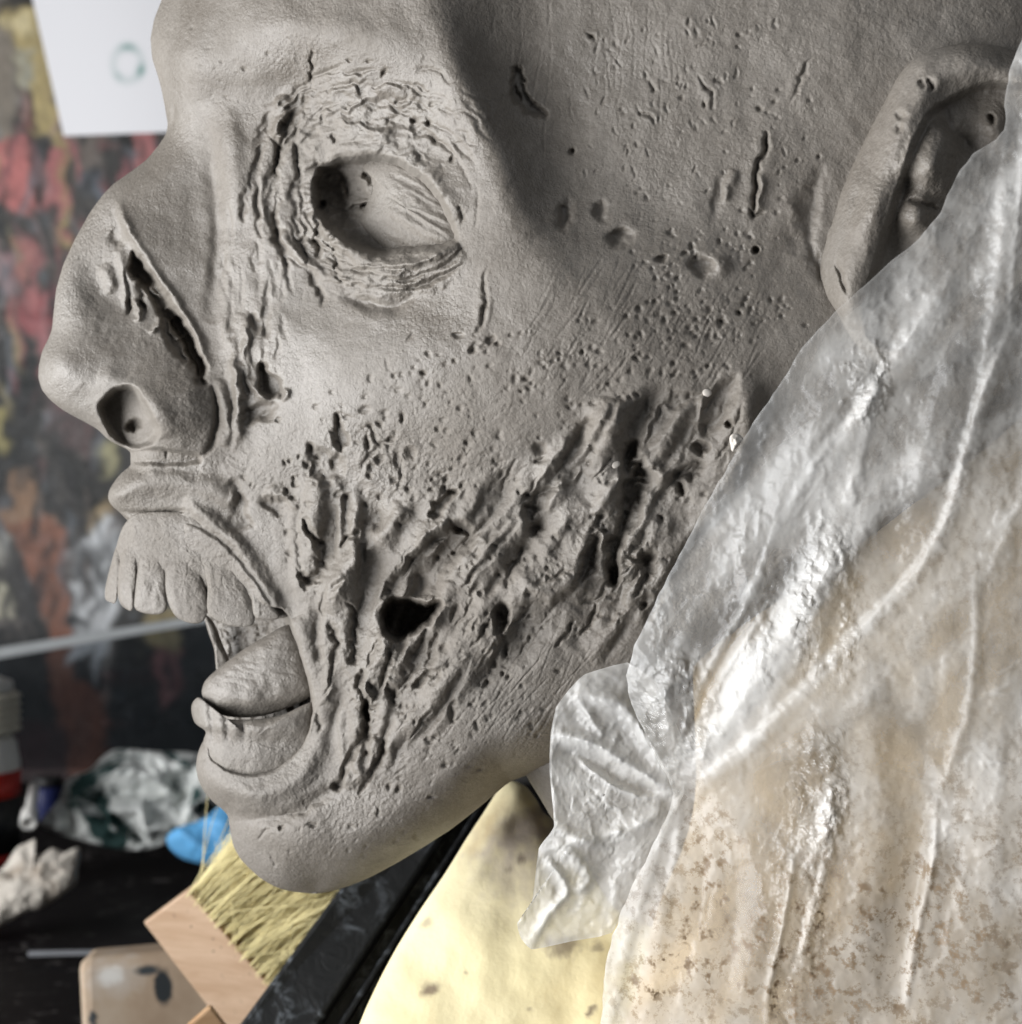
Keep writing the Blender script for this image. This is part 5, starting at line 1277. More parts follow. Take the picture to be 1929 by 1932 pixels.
def black_painted(name, amount=0.6, scale=34):
    m, nt, b = mat(name)
    co = N(nt, 'ShaderNodeTexCoord').outputs['Object']
    f1 = noise(nt, co, scale, 6, 0.7, 0.8); f2 = noise(nt, co, scale * 0.35, 3, 0.5)
    mr = N(nt, 'ShaderNodeMapRange'); mr.inputs[1].default_value = 0.50; mr.inputs[2].default_value = 0.72; nt.links.new(f1, mr.inputs[0])
    m3 = N(nt, 'ShaderNodeMapRange'); m3.inputs[1].default_value = 0.42; m3.inputs[2].default_value = 0.62; nt.links.new(f2, m3.inputs[0])
    k = N(nt, 'ShaderNodeMath', operation='MULTIPLY'); nt.links.new(mr.outputs[0], k.inputs[0]); nt.links.new(m3.outputs[0], k.inputs[1])
    k2 = N(nt, 'ShaderNodeMath', operation='MULTIPLY'); nt.links.new(k.outputs[0], k2.inputs[0]); k2.inputs[1].default_value = amount
    nt.links.new(mixc(nt, k2.outputs[0], (0.012, 0.013, 0.014), (0.42, 0.47, 0.53)), b.inputs['Base Color'])
    b.inputs['Roughness'].default_value = 0.5
    nt.links.new(bump(nt, f1, 0.0006), b.inputs['Normal'])
    return m


BP = black_painted("black_board_paint", 0.9, 120)
BD = thing("black_board", "black wooden plank with white paint smears, leaning behind the chin beside the foam torso", "board", tuple(P(700, 2000, DD(0.60))))
ray_box("plank", [(430, 1960), (845, 1395), (930, 1440), (585, 1960)], [0.525, 0.585, 0.585, 0.525], 0.010, BP, BD, 0.002)
ray_box("moulding", [(585, 1962), (928, 1440), (962, 1452), (660, 1962)], [0.529, 0.589, 0.592, 0.533], 0.008, black_painted("black_moulding", 0.6, 150), BD, 0.002)
ray_box("rail", [(618, 1962), (948, 1446), (956, 1449), (634, 1962)], [0.527, 0.587, 0.587, 0.527], 0.004, black_painted("black_rail", 0.4, 150), BD, 0.001)

# ================================================================== TABLE, WALL
TZ = -0.25
def box(name, lo, hi, m, parent=None, bev=0.0):
    lo = np.array(lo, float); hi = np.array(hi, float)
    v = [(x, y, z) for x in (lo[0], hi[0]) for y in (lo[1], hi[1]) for z in (lo[2], hi[2])]
    fi = [(0, 1, 3, 2), (4, 6, 7, 5), (0, 4, 5, 1), (2, 3, 7, 6), (0, 2, 6, 4), (1, 5, 7, 3)]
    o = link_mesh(name, np.array(v), fi, m, parent, False)
    if bev:
        md = o.modifiers.new("bevel", 'BEVEL'); md.width = bev; md.segments = 3
    return o


def table_material():
    m, nt, b = mat("black_tabletop")
    co = N(nt, 'ShaderNodeTexCoord').outputs['Object']
    mp = N(nt, 'ShaderNodeMapping'); nt.links.new(co, mp.inputs[0]); mp.inputs['Scale'].default_value = (1, 2.2, 1); mp.inputs['Rotation'].default_value = (0, 0, 0.25)
    f = noise(nt, mp.outputs[0], 70, 5, 0.7, 0.4); g = noise(nt, mp.outputs[0], 11, 3, 0.5)
    mr = N(nt, 'ShaderNodeMapRange'); mr.inputs[1].default_value = 0.57; mr.inputs[2].default_value = 0.66; nt.links.new(f, mr.inputs[0])
    mg = N(nt, 'ShaderNodeMapRange'); mg.inputs[1].default_value = 0.45; mg.inputs[2].default_value = 0.65; nt.links.new(g, mg.inputs[0])
    k = N(nt, 'ShaderNodeMath', operation='MULTIPLY'); nt.links.new(mr.outputs[0], k.inputs[0]); nt.links.new(mg.outputs[0], k.inputs[1])
    nt.links.new(mixc(nt, k.outputs[0], (0.010, 0.0085, 0.009), (0.26, 0.24, 0.23)), b.inputs['Base Color'])
    b.inputs['Roughness'].default_value = 0.55; b.inputs['Specular IOR Level'].default_value = 0.06
    return m


TB = thing("table", "black worn tabletop spattered with pale paint, under the rags and brush", "table", (0, 0.5, TZ))
box("tabletop", (-0.75, -0.10, TZ - 0.03), (0.9, 1.15, TZ), table_material(), TB, 0.003)
LEGM = simple("dark_wood", (0.03, 0.026, 0.024), 0.5)
for sx in (-0.70, 0.80):
    for sy in (-0.05, 1.05):
        box("leg", (sx, sy, TZ - 0.75), (sx + 0.05, sy + 0.05, TZ - 0.03), LEGM, TB)
wl_m = simple("wall_paint", (0.32, 0.30, 0.28), 0.9, 0.12, 3)
o = box("wall", (-3.2, 1.34, -1.0), (3.2, 1.44, 2.2), wl_m); o['kind'] = 'structure'
# strips of dried paint and a scratch on the table
STR = simple("dried_grey_paint", (0.22, 0.22, 0.23), 0.5, 0.4, 60)

# ================================================================== PAINTING, PAPER, GLASS
YP = 1.42      # distance from the camera
def canvas():
    root = thing("painting", "abstract painted canvas in pink, ochre, black and white standing behind the table", "painting", tuple(P(150, 1480, DD(YP))))
    nu, nv = 300, 420
    us = np.linspace(-520, 1100, nu); vs = np.linspace(-330, 1500, nv)
    U, V = np.meshgrid(us, vs)
    col = np.zeros((nv, nu, 3)) + np.array([0.060, 0.056, 0.052])
    wx = fbm(U / 60, V / 60, 4, 150) * 14; wy = fbm(U / 60, V / 60, 4, 151) * 14
    n1 = fbm(U / 40, V / 95, 4, 152); n2 = fbm(U / 70, V / 50, 3, 153)
    def mixin(c, k):
        nonlocal col
        k = np.clip(k, 0, 1)[..., None]; col = col * (1 - k) + np.array(c) * k
    mixin((0.020, 0.022, 0.024), sstep(0.0, 0.5, n1)); mixin((0.16, 0.135, 0.12), sstep(0.15, 0.7, n2) * 0.8); mixin((0.12, 0.145, 0.17), sstep(0.35, 0.8, fbm(U / 30, V / 60, 3, 154)) * 0.8)
    mixin((0.30, 0.10, 0.10), sstep(0.3, 0.7, fbm(U / 50, V / 70, 3, 155)) * sstep(1000, 700, V) * 0.7)
    def patch(c, poly, soft=5, a=1.0, g=1.0):
        soft = soft + 4; g = g * 1.25
        sd = poly_sd(poly, U + wx * g, V + wy * g)
        mixin(c, sstep(-soft, soft, sd) * a * (0.88 + 0.25 * n1))
    YEL = (0.50, 0.38, 0.12)
    patch((0.24, 0.20, 0.15), [(-200, -200), (22, -60), (34, 250), (10, 330), (-200, 300)], 8)
    patch((0.012, 0.012, 0.012), [(0, -80), (70, -80), (75, 20), (20, 40), (5, 20)], 6)
    patch(YEL, [(14, 20), (80, 5), (105, 180), (112, 255), (72, 262), (42, 180), (30, 100)], 6); patch((0.36, 0.36, 0.28), [(28, 95), (58, 100), (62, 200), (45, 215)], 8); patch((0.72, 0.60, 0.28), [(20, 30), (60, 20), (65, 60), (25, 55)], 8)
    patch((0.38, 0.29, 0.09), [(95, 230), (120, 240), (128, 470), (110, 480)], 5); patch(YEL, [(108, 380), (128, 390), (124, 480), (112, 470)], 5)
    patch((0.014, 0.013, 0.012), [(48, 165), (64, 180), (92, 400), (78, 440), (62, 330)], 5)
    patch((0.56, 0.13, 0.12), [(-30, 275), (10, 260), (52, 255), (66, 380), (82, 400), (60, 415), (-30, 370)], 5, 1, 0.5); patch((0.46, 0.12, 0.12), [(92, 290), (116, 285), (112, 440), (84, 400)], 5)
    patch((0.58, 0.17, 0.17), [(250, 240), (292, 240), (290, 340), (252, 345)], 4, 1, 0.4); patch((0.012, 0.012, 0.014), [(222, 240), (250, 240), (246, 340), (226, 345)], 4, 1, 0.5); patch((0.20, 0.22, 0.27), [(238, 280), (252, 285), (250, 330), (240, 330)], 4)
    patch((0.16, 0.13, 0.11), [(125, 250), (200, 250), (190, 320), (130, 330)], 10); patch((0.10, 0.13, 0.17), [(150, 330), (180, 320), (200, 380), (185, 400)], 7)
    patch((0.50, 0.17, 0.13), [(30, 450), (55, 470), (60, 520), (35, 540), (24, 500)], 6); patch((0.30, 0.20, 0.22), [(-20, 480), (24, 470), (30, 560), (-20, 560)], 8)
    patch((0.36, 0.05, 0.06), [(20, 560), (90, 550), (110, 600), (60, 640), (30, 620)], 8); patch((0.48, 0.14, 0.15), [(60, 610), (100, 600), (95, 660), (70, 665)], 6); patch((0.05, 0.05, 0.048), [(50, 390), (105, 400), (110, 500), (70, 480)], 8)
    patch((0.008, 0.012, 0.013), [(-60, 670), (75, 668), (70, 900), (130, 960), (60, 980), (-60, 930)], 8); patch((0.30, 0.25, 0.06), [(-60, 760), (8, 770), (12, 850), (-60, 860)], 6); patch((0.24, 0.25, 0.28), [(72, 788), (130, 770), (120, 805), (80, 812)], 6); patch((0.10, 0.065, 0.065), [(78, 700), (200, 800), (180, 860), (90, 820)], 12); patch((0.012, 0.014, 0.013), [(95, 860), (220, 850), (230, 960), (150, 960)], 9)
    patch((0.36, 0.33, 0.16), [(190, 840), (226, 850), (222, 900), (200, 905)], 5); patch((0.32, 0.17, 0.08), [(22, 905), (50, 890), (70, 960), (100, 990), (60, 1010), (10, 990)], 8)
    patch((0.30, 0.098, 0.045), [(15, 985), (85, 970), (118, 1010), (128, 1100), (132, 1200), (150, 1300), (90, 1300), (88, 1200), (70, 1100), (40, 1040)], 5, 1, 0.7); patch((0.42, 0.40, 0.34), [(-60, 960), (20, 1010), (14, 1050), (-60, 1060)], 7); patch((0.55, 0.52, 0.36), [(-60, 1090), (18, 1110), (26, 1160), (-10, 1175), (-60, 1165)], 6); patch((0.03, 0.03, 0.033), [(24, 1050), (66, 1100), (80, 1190), (50, 1190)], 6)
    patch((0.66, 0.69, 0.72), [(190, 965), (222, 985), (226, 1060), (220, 1150), (178, 1300), (180, 1230), (130, 1255), (136, 1140), (122, 1040), (160, 1010)], 3, 1, 0.5); patch((0.42, 0.29, 0.12), [(168, 960), (196, 948), (206, 970), (182, 985), (160, 1005)], 6); patch((0.035, 0.04, 0.045), [(120, 1020), (160, 1022), (196, 1040), (188, 1075), (140, 1100), (118, 1090)], 7); patch((0.03, 0.035, 0.04), [(110, 1168), (150, 1160), (165, 1180), (130, 1195)], 6)
    patch((0.016, 0.019, 0.02), [(230, 1170), (400, 1180), (420, 1470), (220, 1500), (150, 1300), (180, 1290)], 9); patch((0.36, 0.28, 0.11), [(268, 1150), (345, 1150), (340, 1230), (275, 1232)], 6); patch((0.26, 0.085, 0.085), [(284, 1232), (345, 1226), (356, 1300), (320, 1330), (300, 1340)], 6); patch((0.016, 0.016, 0.018), [(306, 1240), (322, 1240), (326, 1300), (312, 1300)], 4); patch((0.20, 0.055, 0.022), [(88, 1290), (152, 1290), (200, 1330), (205, 1480), (140, 1500)], 8); patch((0.01, 0.012, 0.013), [(-200, 1200), (86, 1210), (130, 1480), (-200, 1500)], 8); patch((0.06, 0.022, 0.024), [(20, 1360), (120, 1380), (130, 1480), (20, 1480)], 20)  # areas under the pane's edge painted darker, the glass's dimming put into colour
    rp = np.random.RandomState(12)
    pal = [(0.46, 0.13, 0.13), (0.30, 0.08, 0.09), (0.02, 0.022, 0.025), (0.015, 0.02, 0.02), (0.14, 0.16, 0.19), (0.34, 0.27, 0.10), (0.16, 0.12, 0.10), (0.36, 0.22, 0.22), (0.05, 0.05, 0.05)]
    for k in range(330):
        x, y = rp.uniform(-60, 430), rp.uniform(200, 1190)
        if x > 118 and y < 250: continue
        a_ = rp.uniform(-0.5, 0.5); l = rp.uniform(14, 55); wd = rp.uniform(4, 11)
        ca, sa = math.cos(a_), math.sin(a_)
        dx = (U - x) + wx * 0.8; dy = (V - y) + wy * 0.8
        p_ = dx * ca + dy * sa; q_ = -dx * sa + dy * ca
        mixin(pal[rp.randint(len(pal))] if y < 760 else pal[rp.choice([2, 3, 4, 6, 8, 3, 2])], np.exp(-(p_ / wd) ** 4 - (q_ / l) ** 4) * rp.uniform(0.3, 0.85))
    col *= (0.86 + 0.22 * fbm(U / 9, V / 26, 3, 156))[..., None]
    yaw = 0.0
    pts = P(U, V, DD(YP) + 0 * U).reshape(-1, 3)
    m, nt, b = mat("oil_paint")
    a = N(nt, 'ShaderNodeAttribute', attribute_name="tint"); nt.links.new(a.outputs[0], b.inputs['Base Color'])
    b.inputs['Roughness'].default_value = 0.55
    co = N(nt, 'ShaderNodeTexCoord').outputs['Object']
    nt.links.new(bump(nt, noise(nt, co, 90, 5, 0.7, 1.0), 0.003, 0.6), b.inputs['Normal'])
    c = link_mesh("canvas", pts, grid_faces(nv, nu), m, root)
    lum = col.mean(-1, keepdims=True); col = col * 0.74 + lum * 0.26 + 0.006
    vcol(c, np.clip(col * 1.2, 0, 1).reshape(-1, 3))
    a_ = P(-520, -330, DD(YP)); b_ = P(1100, 1500, DD(YP))
    fr = simple("stretcher_wood", (0.45, 0.36, 0.24), 0.7)
    t = 0.045
    x0, x1, z0, z1, y0 = a_[0], b_[0], b_[2], a_[2], a_[1] + 0.002
    box("stretcher_bar", (x0, y0, z0), (x0 + t, y0 + 0.02, z1), fr, root); box("stretcher_bar", (x1 - t, y0, z0), (x1, y0 + 0.02, z1), fr, root)
    box("stretcher_bar", (x0 + t, y0, z0), (x1 - t, y0 + 0.02, z0 + t), fr, root); box("stretcher_bar", (x0 + t, y0, z1 - t), (x1 - t, y0 + 0.02, z1), fr, root)


canvas()


def paper():
    z = 1.36
    A = [np.array(q, float) for q in ((40, -95), (120, 256), (560, 240), (520, -120))]
    n = 80
    s_ = np.linspace(0, 1, n)
    a, b = np.meshgrid(s_, s_)
    UV = (A[0] * (1 - a)[..., None] * (1 - b)[..., None] + A[3] * a[..., None] * (1 - b)[..., None] + A[1] * (1 - a)[..., None] * b[..., None] + A[2] * a[..., None] * b[..., None])
    U, V = UV[..., 0], UV[..., 1]
    front = P(U, V, DD(z - 0.012 * np.sin(a * 3.1) - 0.006 * b)).reshape(-1, 3)
    back = front + np.array([0, 0.0006, 0])
    f = np.vstack([grid_faces(n, n), grid_faces(n, n, flip=True) + n * n])
    m, nt, bs = mat("white_paper")
    at = N(nt, 'ShaderNodeAttribute', attribute_name="tint"); nt.links.new(at.outputs[0], bs.inputs['Base Color']); bs.inputs['Roughness'].default_value = 0.9
    o = link_mesh("paper_sheet", np.vstack([front, back]), f, m)
    c = np.tile(np.array([0.80, 0.80, 0.83]), (n * n, 1)); uu, vv = U.ravel(), V.ravel()
    r_ = np.hypot((uu - 241) / 27, (vv - 120) / 32); an = np.arctan2(vv - 120, uu - 241)
    ring = np.exp(-((r_ - 1) / 0.24) ** 2)
    am = 0.24 + 0.75 * np.exp(-((an - 0.45) / 0.42) ** 2) + 0.5 * np.exp(-((an + 1.55) / 0.5) ** 2) + 0.25 * np.exp(-((an - 2.2) / 0.3) ** 2)
    k = np.clip(ring * am, 0, 1)[:, None]
    c = c * (1 - k) + np.array([0.035, 0.22, 0.185]) * k
    vcol(o, np.vstack([c, c]))
    tag(o, "white paper sheet with a smudged teal ring, hanging in front of the painting", "paper")


paper()

gm = bpy.data.materials.new("grey_acrylic"); gm.use_nodes = True
_nt = gm.node_tree; _nt.nodes.clear()
_o = N(_nt, 'ShaderNodeOutputMaterial'); _t = N(_nt, 'ShaderNodeBsdfTransparent'); _t.inputs[0].default_value = (0.72, 0.74, 0.76, 1)
_g = N(_nt, 'ShaderNodeBsdfGlossy'); _g.inputs['Roughness'].default_value = 0.08
_mx = N(_nt, 'ShaderNodeMixShader'); _mx.inputs[0].default_value = 0.05
_nt.links.new(_t.outputs[0], _mx.inputs[1]); _nt.links.new(_g.outputs[0], _mx.inputs[2]); _nt.links.new(_mx.outputs[0], _o.inputs[0])
GL = thing("glass_sheet", "dark glass sheet with a whitish upper edge leaning on the painting behind the mouth", "glass sheet", tuple(P(150, 1440, DD(1.34))))
ray_box("pane", [(-320, 1284), (640, 1130), (640, 1452), (-320, 1452)], [1.33, 1.37, 1.37, 1.33], 0.004, gm, GL, 0)
ray_box("edge", [(-320, 1274), (640, 1118), (640, 1132), (-320, 1298)], [1.325, 1.365, 1.365, 1.325], 0.006, simple("frosted_edge", (0.40, 0.42, 0.43), 0.5, 0.1), GL, 0.001)

# ================================================================== THINGS ON THE TABLE
def cloth_mat(name, base, stain, thr=(0.52, 0.60), scale=26):
    m, nt, b = mat(name)
    co = N(nt, 'ShaderNodeTexCoord').outputs['Object']
    f = noise(nt, co, scale, 4, 0.6, 0.5)
    mr = N(nt, 'ShaderNodeMapRange'); mr.inputs[1].default_value = thr[0]; mr.inputs[2].default_value = thr[1]; nt.links.new(f, mr.inputs[0])
    nt.links.new(mixc(nt, mr.outputs[0], base, stain), b.inputs['Base Color'])
    b.inputs['Roughness'].default_value = 0.85
    nt.links.new(bump(nt, noise(nt, co, 500, 3), 0.0005), b.inputs['Normal'])
    return m


RAGM = cloth_mat("stained_rag", (0.74, 0.76, 0.74), (0.02, 0.055, 0.052), (0.53, 0.60), 30)
def crumple(sd, a=40, la=60, lb=34):
    return lambda U, V: a * (ridged(U / la, V / lb, 2, sd, 0.45) - 0.6) + a * 0.25 * ridged(U / 20, V / 16, 1, sd + 3)
def flat_on_table(z):      # depth so that the lump's foot stays on the table
    return lambda U, V: np.full(np.shape(U), DD(z)) + 0.9 * (np.asarray(V) - 1520)
rag = pillow("paint_rag", [(75, 1552), (110, 1510), (128, 1470), (170, 1452), (196, 1426), (228, 1412), (300, 1418), (362, 1420), (420, 1440), (440, 1500), (400, 1560), (330, 1586), (275, 1604), (210, 1600), (150, 1585), (100, 1570)],
             flat_on_table(1.06), 90, 140, RAGM, None, 60, 220, 2.4, detail=lambda U, V: 95 * (ridged(U / 120 + fbm(U / 90, V / 90, 2, 162) * .5, V / 80, 2, 160, 0.4) - 0.5) + 10 * fbm(U / 24, V / 18, 2, 163))[0]
tag(rag, "crumpled white paint rag stained dark green, lying on the table behind the lips", "rag")
glove = pillow("rubber_glove", [(315, 1580), (335, 1562), (372, 1550), (398, 1535), (420, 1518), (450, 1520), (480, 1560), (480, 1625), (440, 1640), (398, 1634), (350, 1622), (322, 1602)],
               flat_on_table(0.99), 60, 90, simple("blue_rubber", (0.14, 0.46, 0.86), 0.55, 0.2, 30, spec=0.4), None, 40, 160, 2.4, detail=lambda U, V: 46 * (ridged(U / 95, V / 120, 1, 170) - 0.4) + 6 * fbm(U / 22, V / 22, 2, 171))[0]
tag(glove, "crumpled light blue rubber glove beside the chin and above the brush", "glove")
plm = cloth_mat("torn_plaster", (0.66, 0.61, 0.54), (0.36, 0.30, 0.24), (0.5, 0.62), 30)
pl = pillow("plaster_scrap", [(-60, 1650), (0, 1641), (30, 1602), (50, 1590), (68, 1584), (62, 1608), (78, 1612), (100, 1600), (122, 1608), (150, 1600), (147, 1640), (140, 1672), (84, 1712), (48, 1722), (0, 1748), (-70, 1770)],
            lambda U, V: np.full(np.shape(U), DD(0.90)) + 0.9 * (V - 1700), 70, 90, plm, None, 50, 220, 2.4, detail=lambda U, V: 20 * fbm(U / 70, V / 60, 2, 180) + 7 * ridged(U / 40, V / 40, 2, 181) + 16 * np.exp(-((V - 1625 - 0.1 * np.abs(U - 70)) / 22) ** 2), center=(60, 1668))[0]
tag(pl, "torn off-white plaster scrap with ragged upper edge at the left of the table", "plaster scrap")


def lathe(name, prof, c, axis, m, parent=None, n=40):
    """profile [(radius, height)] in metres round an axis starting at c"""
    axis = np.array(axis, float); axis /= np.linalg.norm(axis)
    e1 = np.cross(axis, [0.3, 1, 0.2]); e1 /= np.linalg.norm(e1); e2 = np.cross(axis, e1)
    a = np.linspace(0, 2 * math.pi, n, endpoint=False)
    v = [np.array(c) + axis * h + r_ * (math.cos(t) * e1 + math.sin(t) * e2) for r_, h in prof for t in a]
    return link_mesh(name, np.array(v), grid_faces(len(prof), n, True), m, parent)


pxm = lambda z: 0.30 / 1932 * z / D        # metres per design pixel at a distance
WH = simple("white_plastic", (0.74, 0.73, 0.70), 0.45, 0.06); REDL = simple("red_label", (0.42, 0.025, 0.018), 0.45, 0.15); NAVY = simple("navy_label", (0.012, 0.018, 0.085), 0.5, 0.1)
BLKL = simple("black_label", (0.015, 0.015, 0.016), 0.5, 0.1); IV = simple("ivory_cap", (0.66, 0.62, 0.52), 0.55, 0.12)
zb = 1.02; q = pxm(zb)
foot = P(-46, 1632, DD(zb))
BT = thing("paint_bottle", "white paint bottle with ribbed cap and red and black label at the left edge", "bottle", tuple(foot))
H_ = lambda v: (1632 - v) * q
lathe("body", [(0, H_(1628)), (78 * q, H_(1628)), (80 * q, H_(1620)), (80 * q, H_(1440)), (74 * q, H_(1402)), (60 * q, H_(1384)), (0, H_(1384))], foot, (0, 0, 1), WH, BT)
lathe("label", [(80.8 * q, H_(1606)), (81.6 * q, H_(1606)), (81.6 * q, H_(1500)), (80.8 * q, H_(1500))], foot, (0, 0, 1), BLKL, BT)
lathe("label_band", [(80.9 * q, H_(1500)), (82 * q, H_(1500)), (82 * q, H_(1452)), (80.9 * q, H_(1452))], foot, (0, 0, 1), REDL, BT)
lathe("label_band", [(80.9 * q, H_(1627)), (82 * q, H_(1627)), (82 * q, H_(1606)), (80.9 * q, H_(1606))], foot, (0, 0, 1), REDL, BT)
prof = []
for i in range(5):
    y = 1382 - i * 15
    prof += [(74 * q, H_(y)), (82 * q, H_(y - 5)), (82 * q, H_(y - 9)), (74 * q, H_(y - 14))]
lathe("cap_ribs", [(0, H_(1383))] + prof + [(0, H_(1308))], foot, (0, 0, 1), IV, BT)
lathe("spout", [(0, H_(1308)), (66 * q, H_(1307)), (69 * q, H_(1300)), (66 * q, H_(1286)), (40 * q, H_(1276)), (0, H_(1275))], foot, (0, 0, 1), WH, BT)
# a squiggle of white print on the label
sq = [P(u, v, DD(zb) + 80.0 * zb / D * 1.0) for u, v in ((4, 1530), (10, 1545), (16, 1535), (20, 1550), (26, 1540))]

z2 = 0.99; q2 = pxm(z2)
TU = thing("nozzle", "white plastic nozzle with open round end leaning by the paint bottle", "nozzle", tuple(P(54, 1555, DD(z2))))
c0 = P(54, 1553, DD(z2)); c1 = P(64, 1484, DD(z2 + 0.03))
L_ = float(np.linalg.norm(c1 - c0))
lathe("tube", [(7 * q2, 0.004), (9 * q2, 0.0), (16 * q2, -0.001), (17 * q2, 0.002), (16 * q2, 0.010), (10.5 * q2, 0.014), (10 * q2, L_), (0, L_)], c0, c1 - c0, WH, TU)
lathe("bore", [(0, 0.0035), (7.2 * q2, 0.0035), (7.2 * q2, 0.0045)], c0, c1 - c0, simple("dark_bore", (0.10, 0.08, 0.06), 0.8), TU)
JN = P(92, 1545, DD(1.13))
JR = thing("paint_jar", "small dark blue paint jar behind the white nozzle", "jar", tuple(JN))
qj = pxm(1.13)
lathe("glass", [(0, 0), (26 * qj, 0), (28 * qj, 3 * qj), (28 * qj, 56 * qj), (24 * qj, 62 * qj), (0, 62 * qj)], JN, (0, 0, 1), NAVY, JR)
lathe("lid", [(0, 62.2 * qj), (25 * qj, 62.2 * qj), (26 * qj, 66 * qj), (26 * qj, 78 * qj), (24 * qj, 80 * qj), (0, 80 * qj)], JN, (0, 0, 1), BLKL, JR)

# ---- wooden block, brush -------------------------------------------------------------
def block_mat():
    m, nt, b = mat("paint_stained_block")
    co = N(nt, 'ShaderNodeTexCoord').outputs['Object']
    base = ramp(nt, noise(nt, co, 28, 5, 0.6), [(0.3, (0.34, 0.24, 0.16)), (0.55, (0.46, 0.35, 0.25)), (0.75, (0.55, 0.46, 0.36))])
    c = mixc(nt, paint_mask(nt, co, (-0.008, 0, -0.009), (0.014, 0.06, 0.010), 0.6, 160, (1.1, 0.2)), base, (0.58, 0.52, 0.46))
    c = mixc(nt, paint_mask(nt, co, (-0.010, 0, -0.0085), (0.0075, 0.06, 0.0055), 0.5, 220, (1.0, 0.4)), c, (0.80, 0.78, 0.74))
    c = mixc(nt, paint_mask(nt, co, (0.0125, 0, -0.0155), (0.0045, 0.06, 0.0090), 0.3, 160, (1.0, 0.7)), c, (0.018, 0.024, 0.028))
    c = mixc(nt, paint_mask(nt, co, (0.0060, 0, -0.0075), (0.0065, 0.06, 0.0028), 0.4, 220, (1.0, 0.5)), c, (0.040, 0.050, 0.056))
    c = mixc(nt, paint_mask(nt, co, (-0.0185, 0, -0.027), (0.0022, 0.06, 0.006), 0.8, 300, (1.0, 0.6)), c, (0.035, 0.04, 0.045))
    nt.links.new(c, b.inputs['Base Color']); b.inputs['Roughness'].default_value = 0.75
    return m


zk = 0.68; qk = pxm(zk)
kc = P(250, 1801, DD(zk))
BK = box("palette_block", kc + np.array([-104 * qk, 0, -330 * qk]) - kc * 0, kc + np.array([215 * qk, 0.026, 0]), block_mat(), None, 0.006)
bm_c = kc.copy()
for v in BK.data.vertices:
    v.co = v.co - __import__('mathutils').Vector(bm_c)
BK.location = bm_c; BK.rotation_euler = (math.radians(-4), math.radians(-3.5), math.radians(5))
tag(BK, "round-cornered wooden block with white and black paint marks, under the brush", "block")


def wood_mat(name, a, b_, sc=60, axis=(1, 12, 12), rot=(0, 0, 0)):
    m, nt, b = mat(name)
    co = N(nt, 'ShaderNodeTexCoord').outputs['Object']
    mp = N(nt, 'ShaderNodeMapping'); nt.links.new(co, mp.inputs[0]); mp.inputs['Scale'].default_value = axis; mp.inputs['Rotation'].default_value = rot
    f = noise(nt, mp.outputs[0], sc, 5, 0.6, 0.6)
    c = ramp(nt, f, [(0.3, a), (0.7, b_)])
    sp = noise(nt, co, 330, 3, 0.5)
    mr = N(nt, 'ShaderNodeMapRange'); mr.inputs[1].default_value = 0.68; mr.inputs[2].default_value = 0.74; nt.links.new(sp, mr.inputs[0])
    c = mixc(nt, mr.outputs[0], c, (0.22, 0.15, 0.10))
    nt.links.new(c, b.inputs['Base Color']); b.inputs['Roughness'].default_value = 0.6
    return m


BR = thing("brush", "wide brush with pale wooden handle block and yellow bristles, lying under the chin", "brush", tuple(P(400, 1850, DD(0.58))))
zA, zB = 0.612, 0.600
hA, hB, hC, hD = (272, 1742), (354, 1681), (520, 1872), (460, 1990)
WOOD = wood_mat("pale_beech", (0.50, 0.33, 0.21), (0.64, 0.46, 0.32), 16, (3, 3, 18), (0, 0.7, 0))
f = np.array([P(*hA, DD(zA)), P(*hB, DD(zB)), P(545, 1905, DD(zB)), P(463, 1990, DD(zA))])
n_ = np.cross(f[1] - f[0], f[3] - f[0]); n_ /= np.linalg.norm(n_)
if n_[1] < 0: n_ = -n_
ax = (f[3] - f[0]) / np.linalg.norm(f[3] - f[0]); cr_ = (f[1] - f[0]); 
bk = f + n_ * 0.010
lower = -cr_ / np.linalg.norm(cr_) * 0.0095
bk[0] += lower; bk[3] += lower
hb = link_mesh("handle_block", np.vstack([f, bk]), [(0, 1, 2, 3), (7, 6, 5, 4)] + [(i, i + 4, (i + 1) % 4 + 4, (i + 1) % 4) for i in range(4)], WOOD, BR, False)
md = hb.modifiers.new("bevel", 'BEVEL'); md.width = 0.0007; md.segments = 2
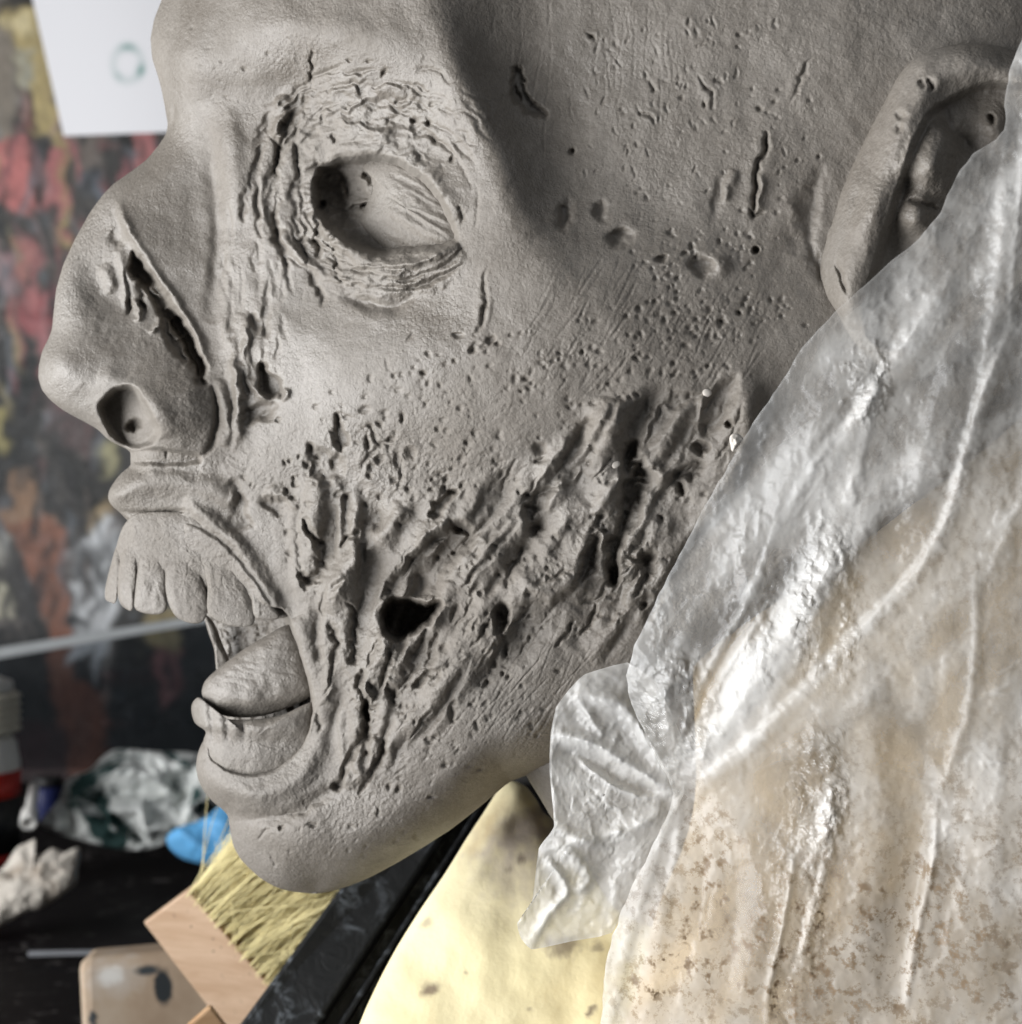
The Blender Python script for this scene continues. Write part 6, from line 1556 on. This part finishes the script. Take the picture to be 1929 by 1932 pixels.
BRM = simple("yellow_bristle", (0.84, 0.74, 0.40), 0.6, 0.15, 120, spec=0.2)
rb = np.random.RandomState(3)
NT = 15
for k in range(NT):
    V_ = []; F_ = []
    t = (k + 0.5) / NT
    root = f[1] * (1 - t) + f[2] * t + n_ * 0.007
    for h in range(170):
        off = ax * rb.randn() * 0.0008 + n_ * rb.randn() * 0.0034
        p0 = root + off
        dirw = np.array([0.70, 0.10, 0.66]) + rb.randn(3) * (0.10 if h % 16 else 0.32) + off * 55
        dirw /= np.linalg.norm(dirw)
        ln = rb.uniform(0.044, 0.056)
        sag = np.array([0.05, 0, -0.12]) * rb.uniform(0.3, 1.3)
        pts = [p0 + dirw * ln * s_ + sag * ln * s_ * s_ for s_ in (0, 0.3, 0.65, 1.0)]
        b0 = len(V_)
        e1 = np.cross(dirw, [0, 1, 0]); e1 /= np.linalg.norm(e1); e2 = np.cross(dirw, e1)
        for p_, rr in zip(pts, (0.00022, 0.00022, 0.00019, 0.0001)):
            for a_ in (0, 2.09, 4.19):
                V_.append(p_ + rr * (math.cos(a_) * e1 + math.sin(a_) * e2))
        for s_ in range(3):
            for j in range(3):
                F_.append((b0 + s_ * 3 + j, b0 + s_ * 3 + (j + 1) % 3, b0 + s_ * 3 + 3 + (j + 1) % 3, b0 + s_ * 3 + 3 + j))
    link_mesh("bristle_tuft", np.array(V_), np.array(F_), BRM, BR)
OFFC = ray_box("wood_offcut", [(352, 1938), (398, 1898), (470, 1990), (400, 2010)], [0.545, 0.548, 0.548, 0.545], 0.006, wood_mat("orange_pine", (0.52, 0.30, 0.15), (0.66, 0.43, 0.25), 20, (3, 3, 14), (0, 0.5, 0)), None, 0.001)
tag(OFFC, "small orange pine offcut at the bottom edge in front of the brush handle", "wood offcut")
STK = ray_box("scraper_blade", [(52, 1796), (300, 1792), (300, 1800), (52, 1806)], [0.85, 0.85, 0.85, 0.85], 0.003, simple("grey_steel", (0.25, 0.26, 0.28), 0.35, 0.15), None, 0.0005)
STK.location.z += 0
tag(STK, "thin grey steel strip lying on the table above the wooden block", "metal strip")
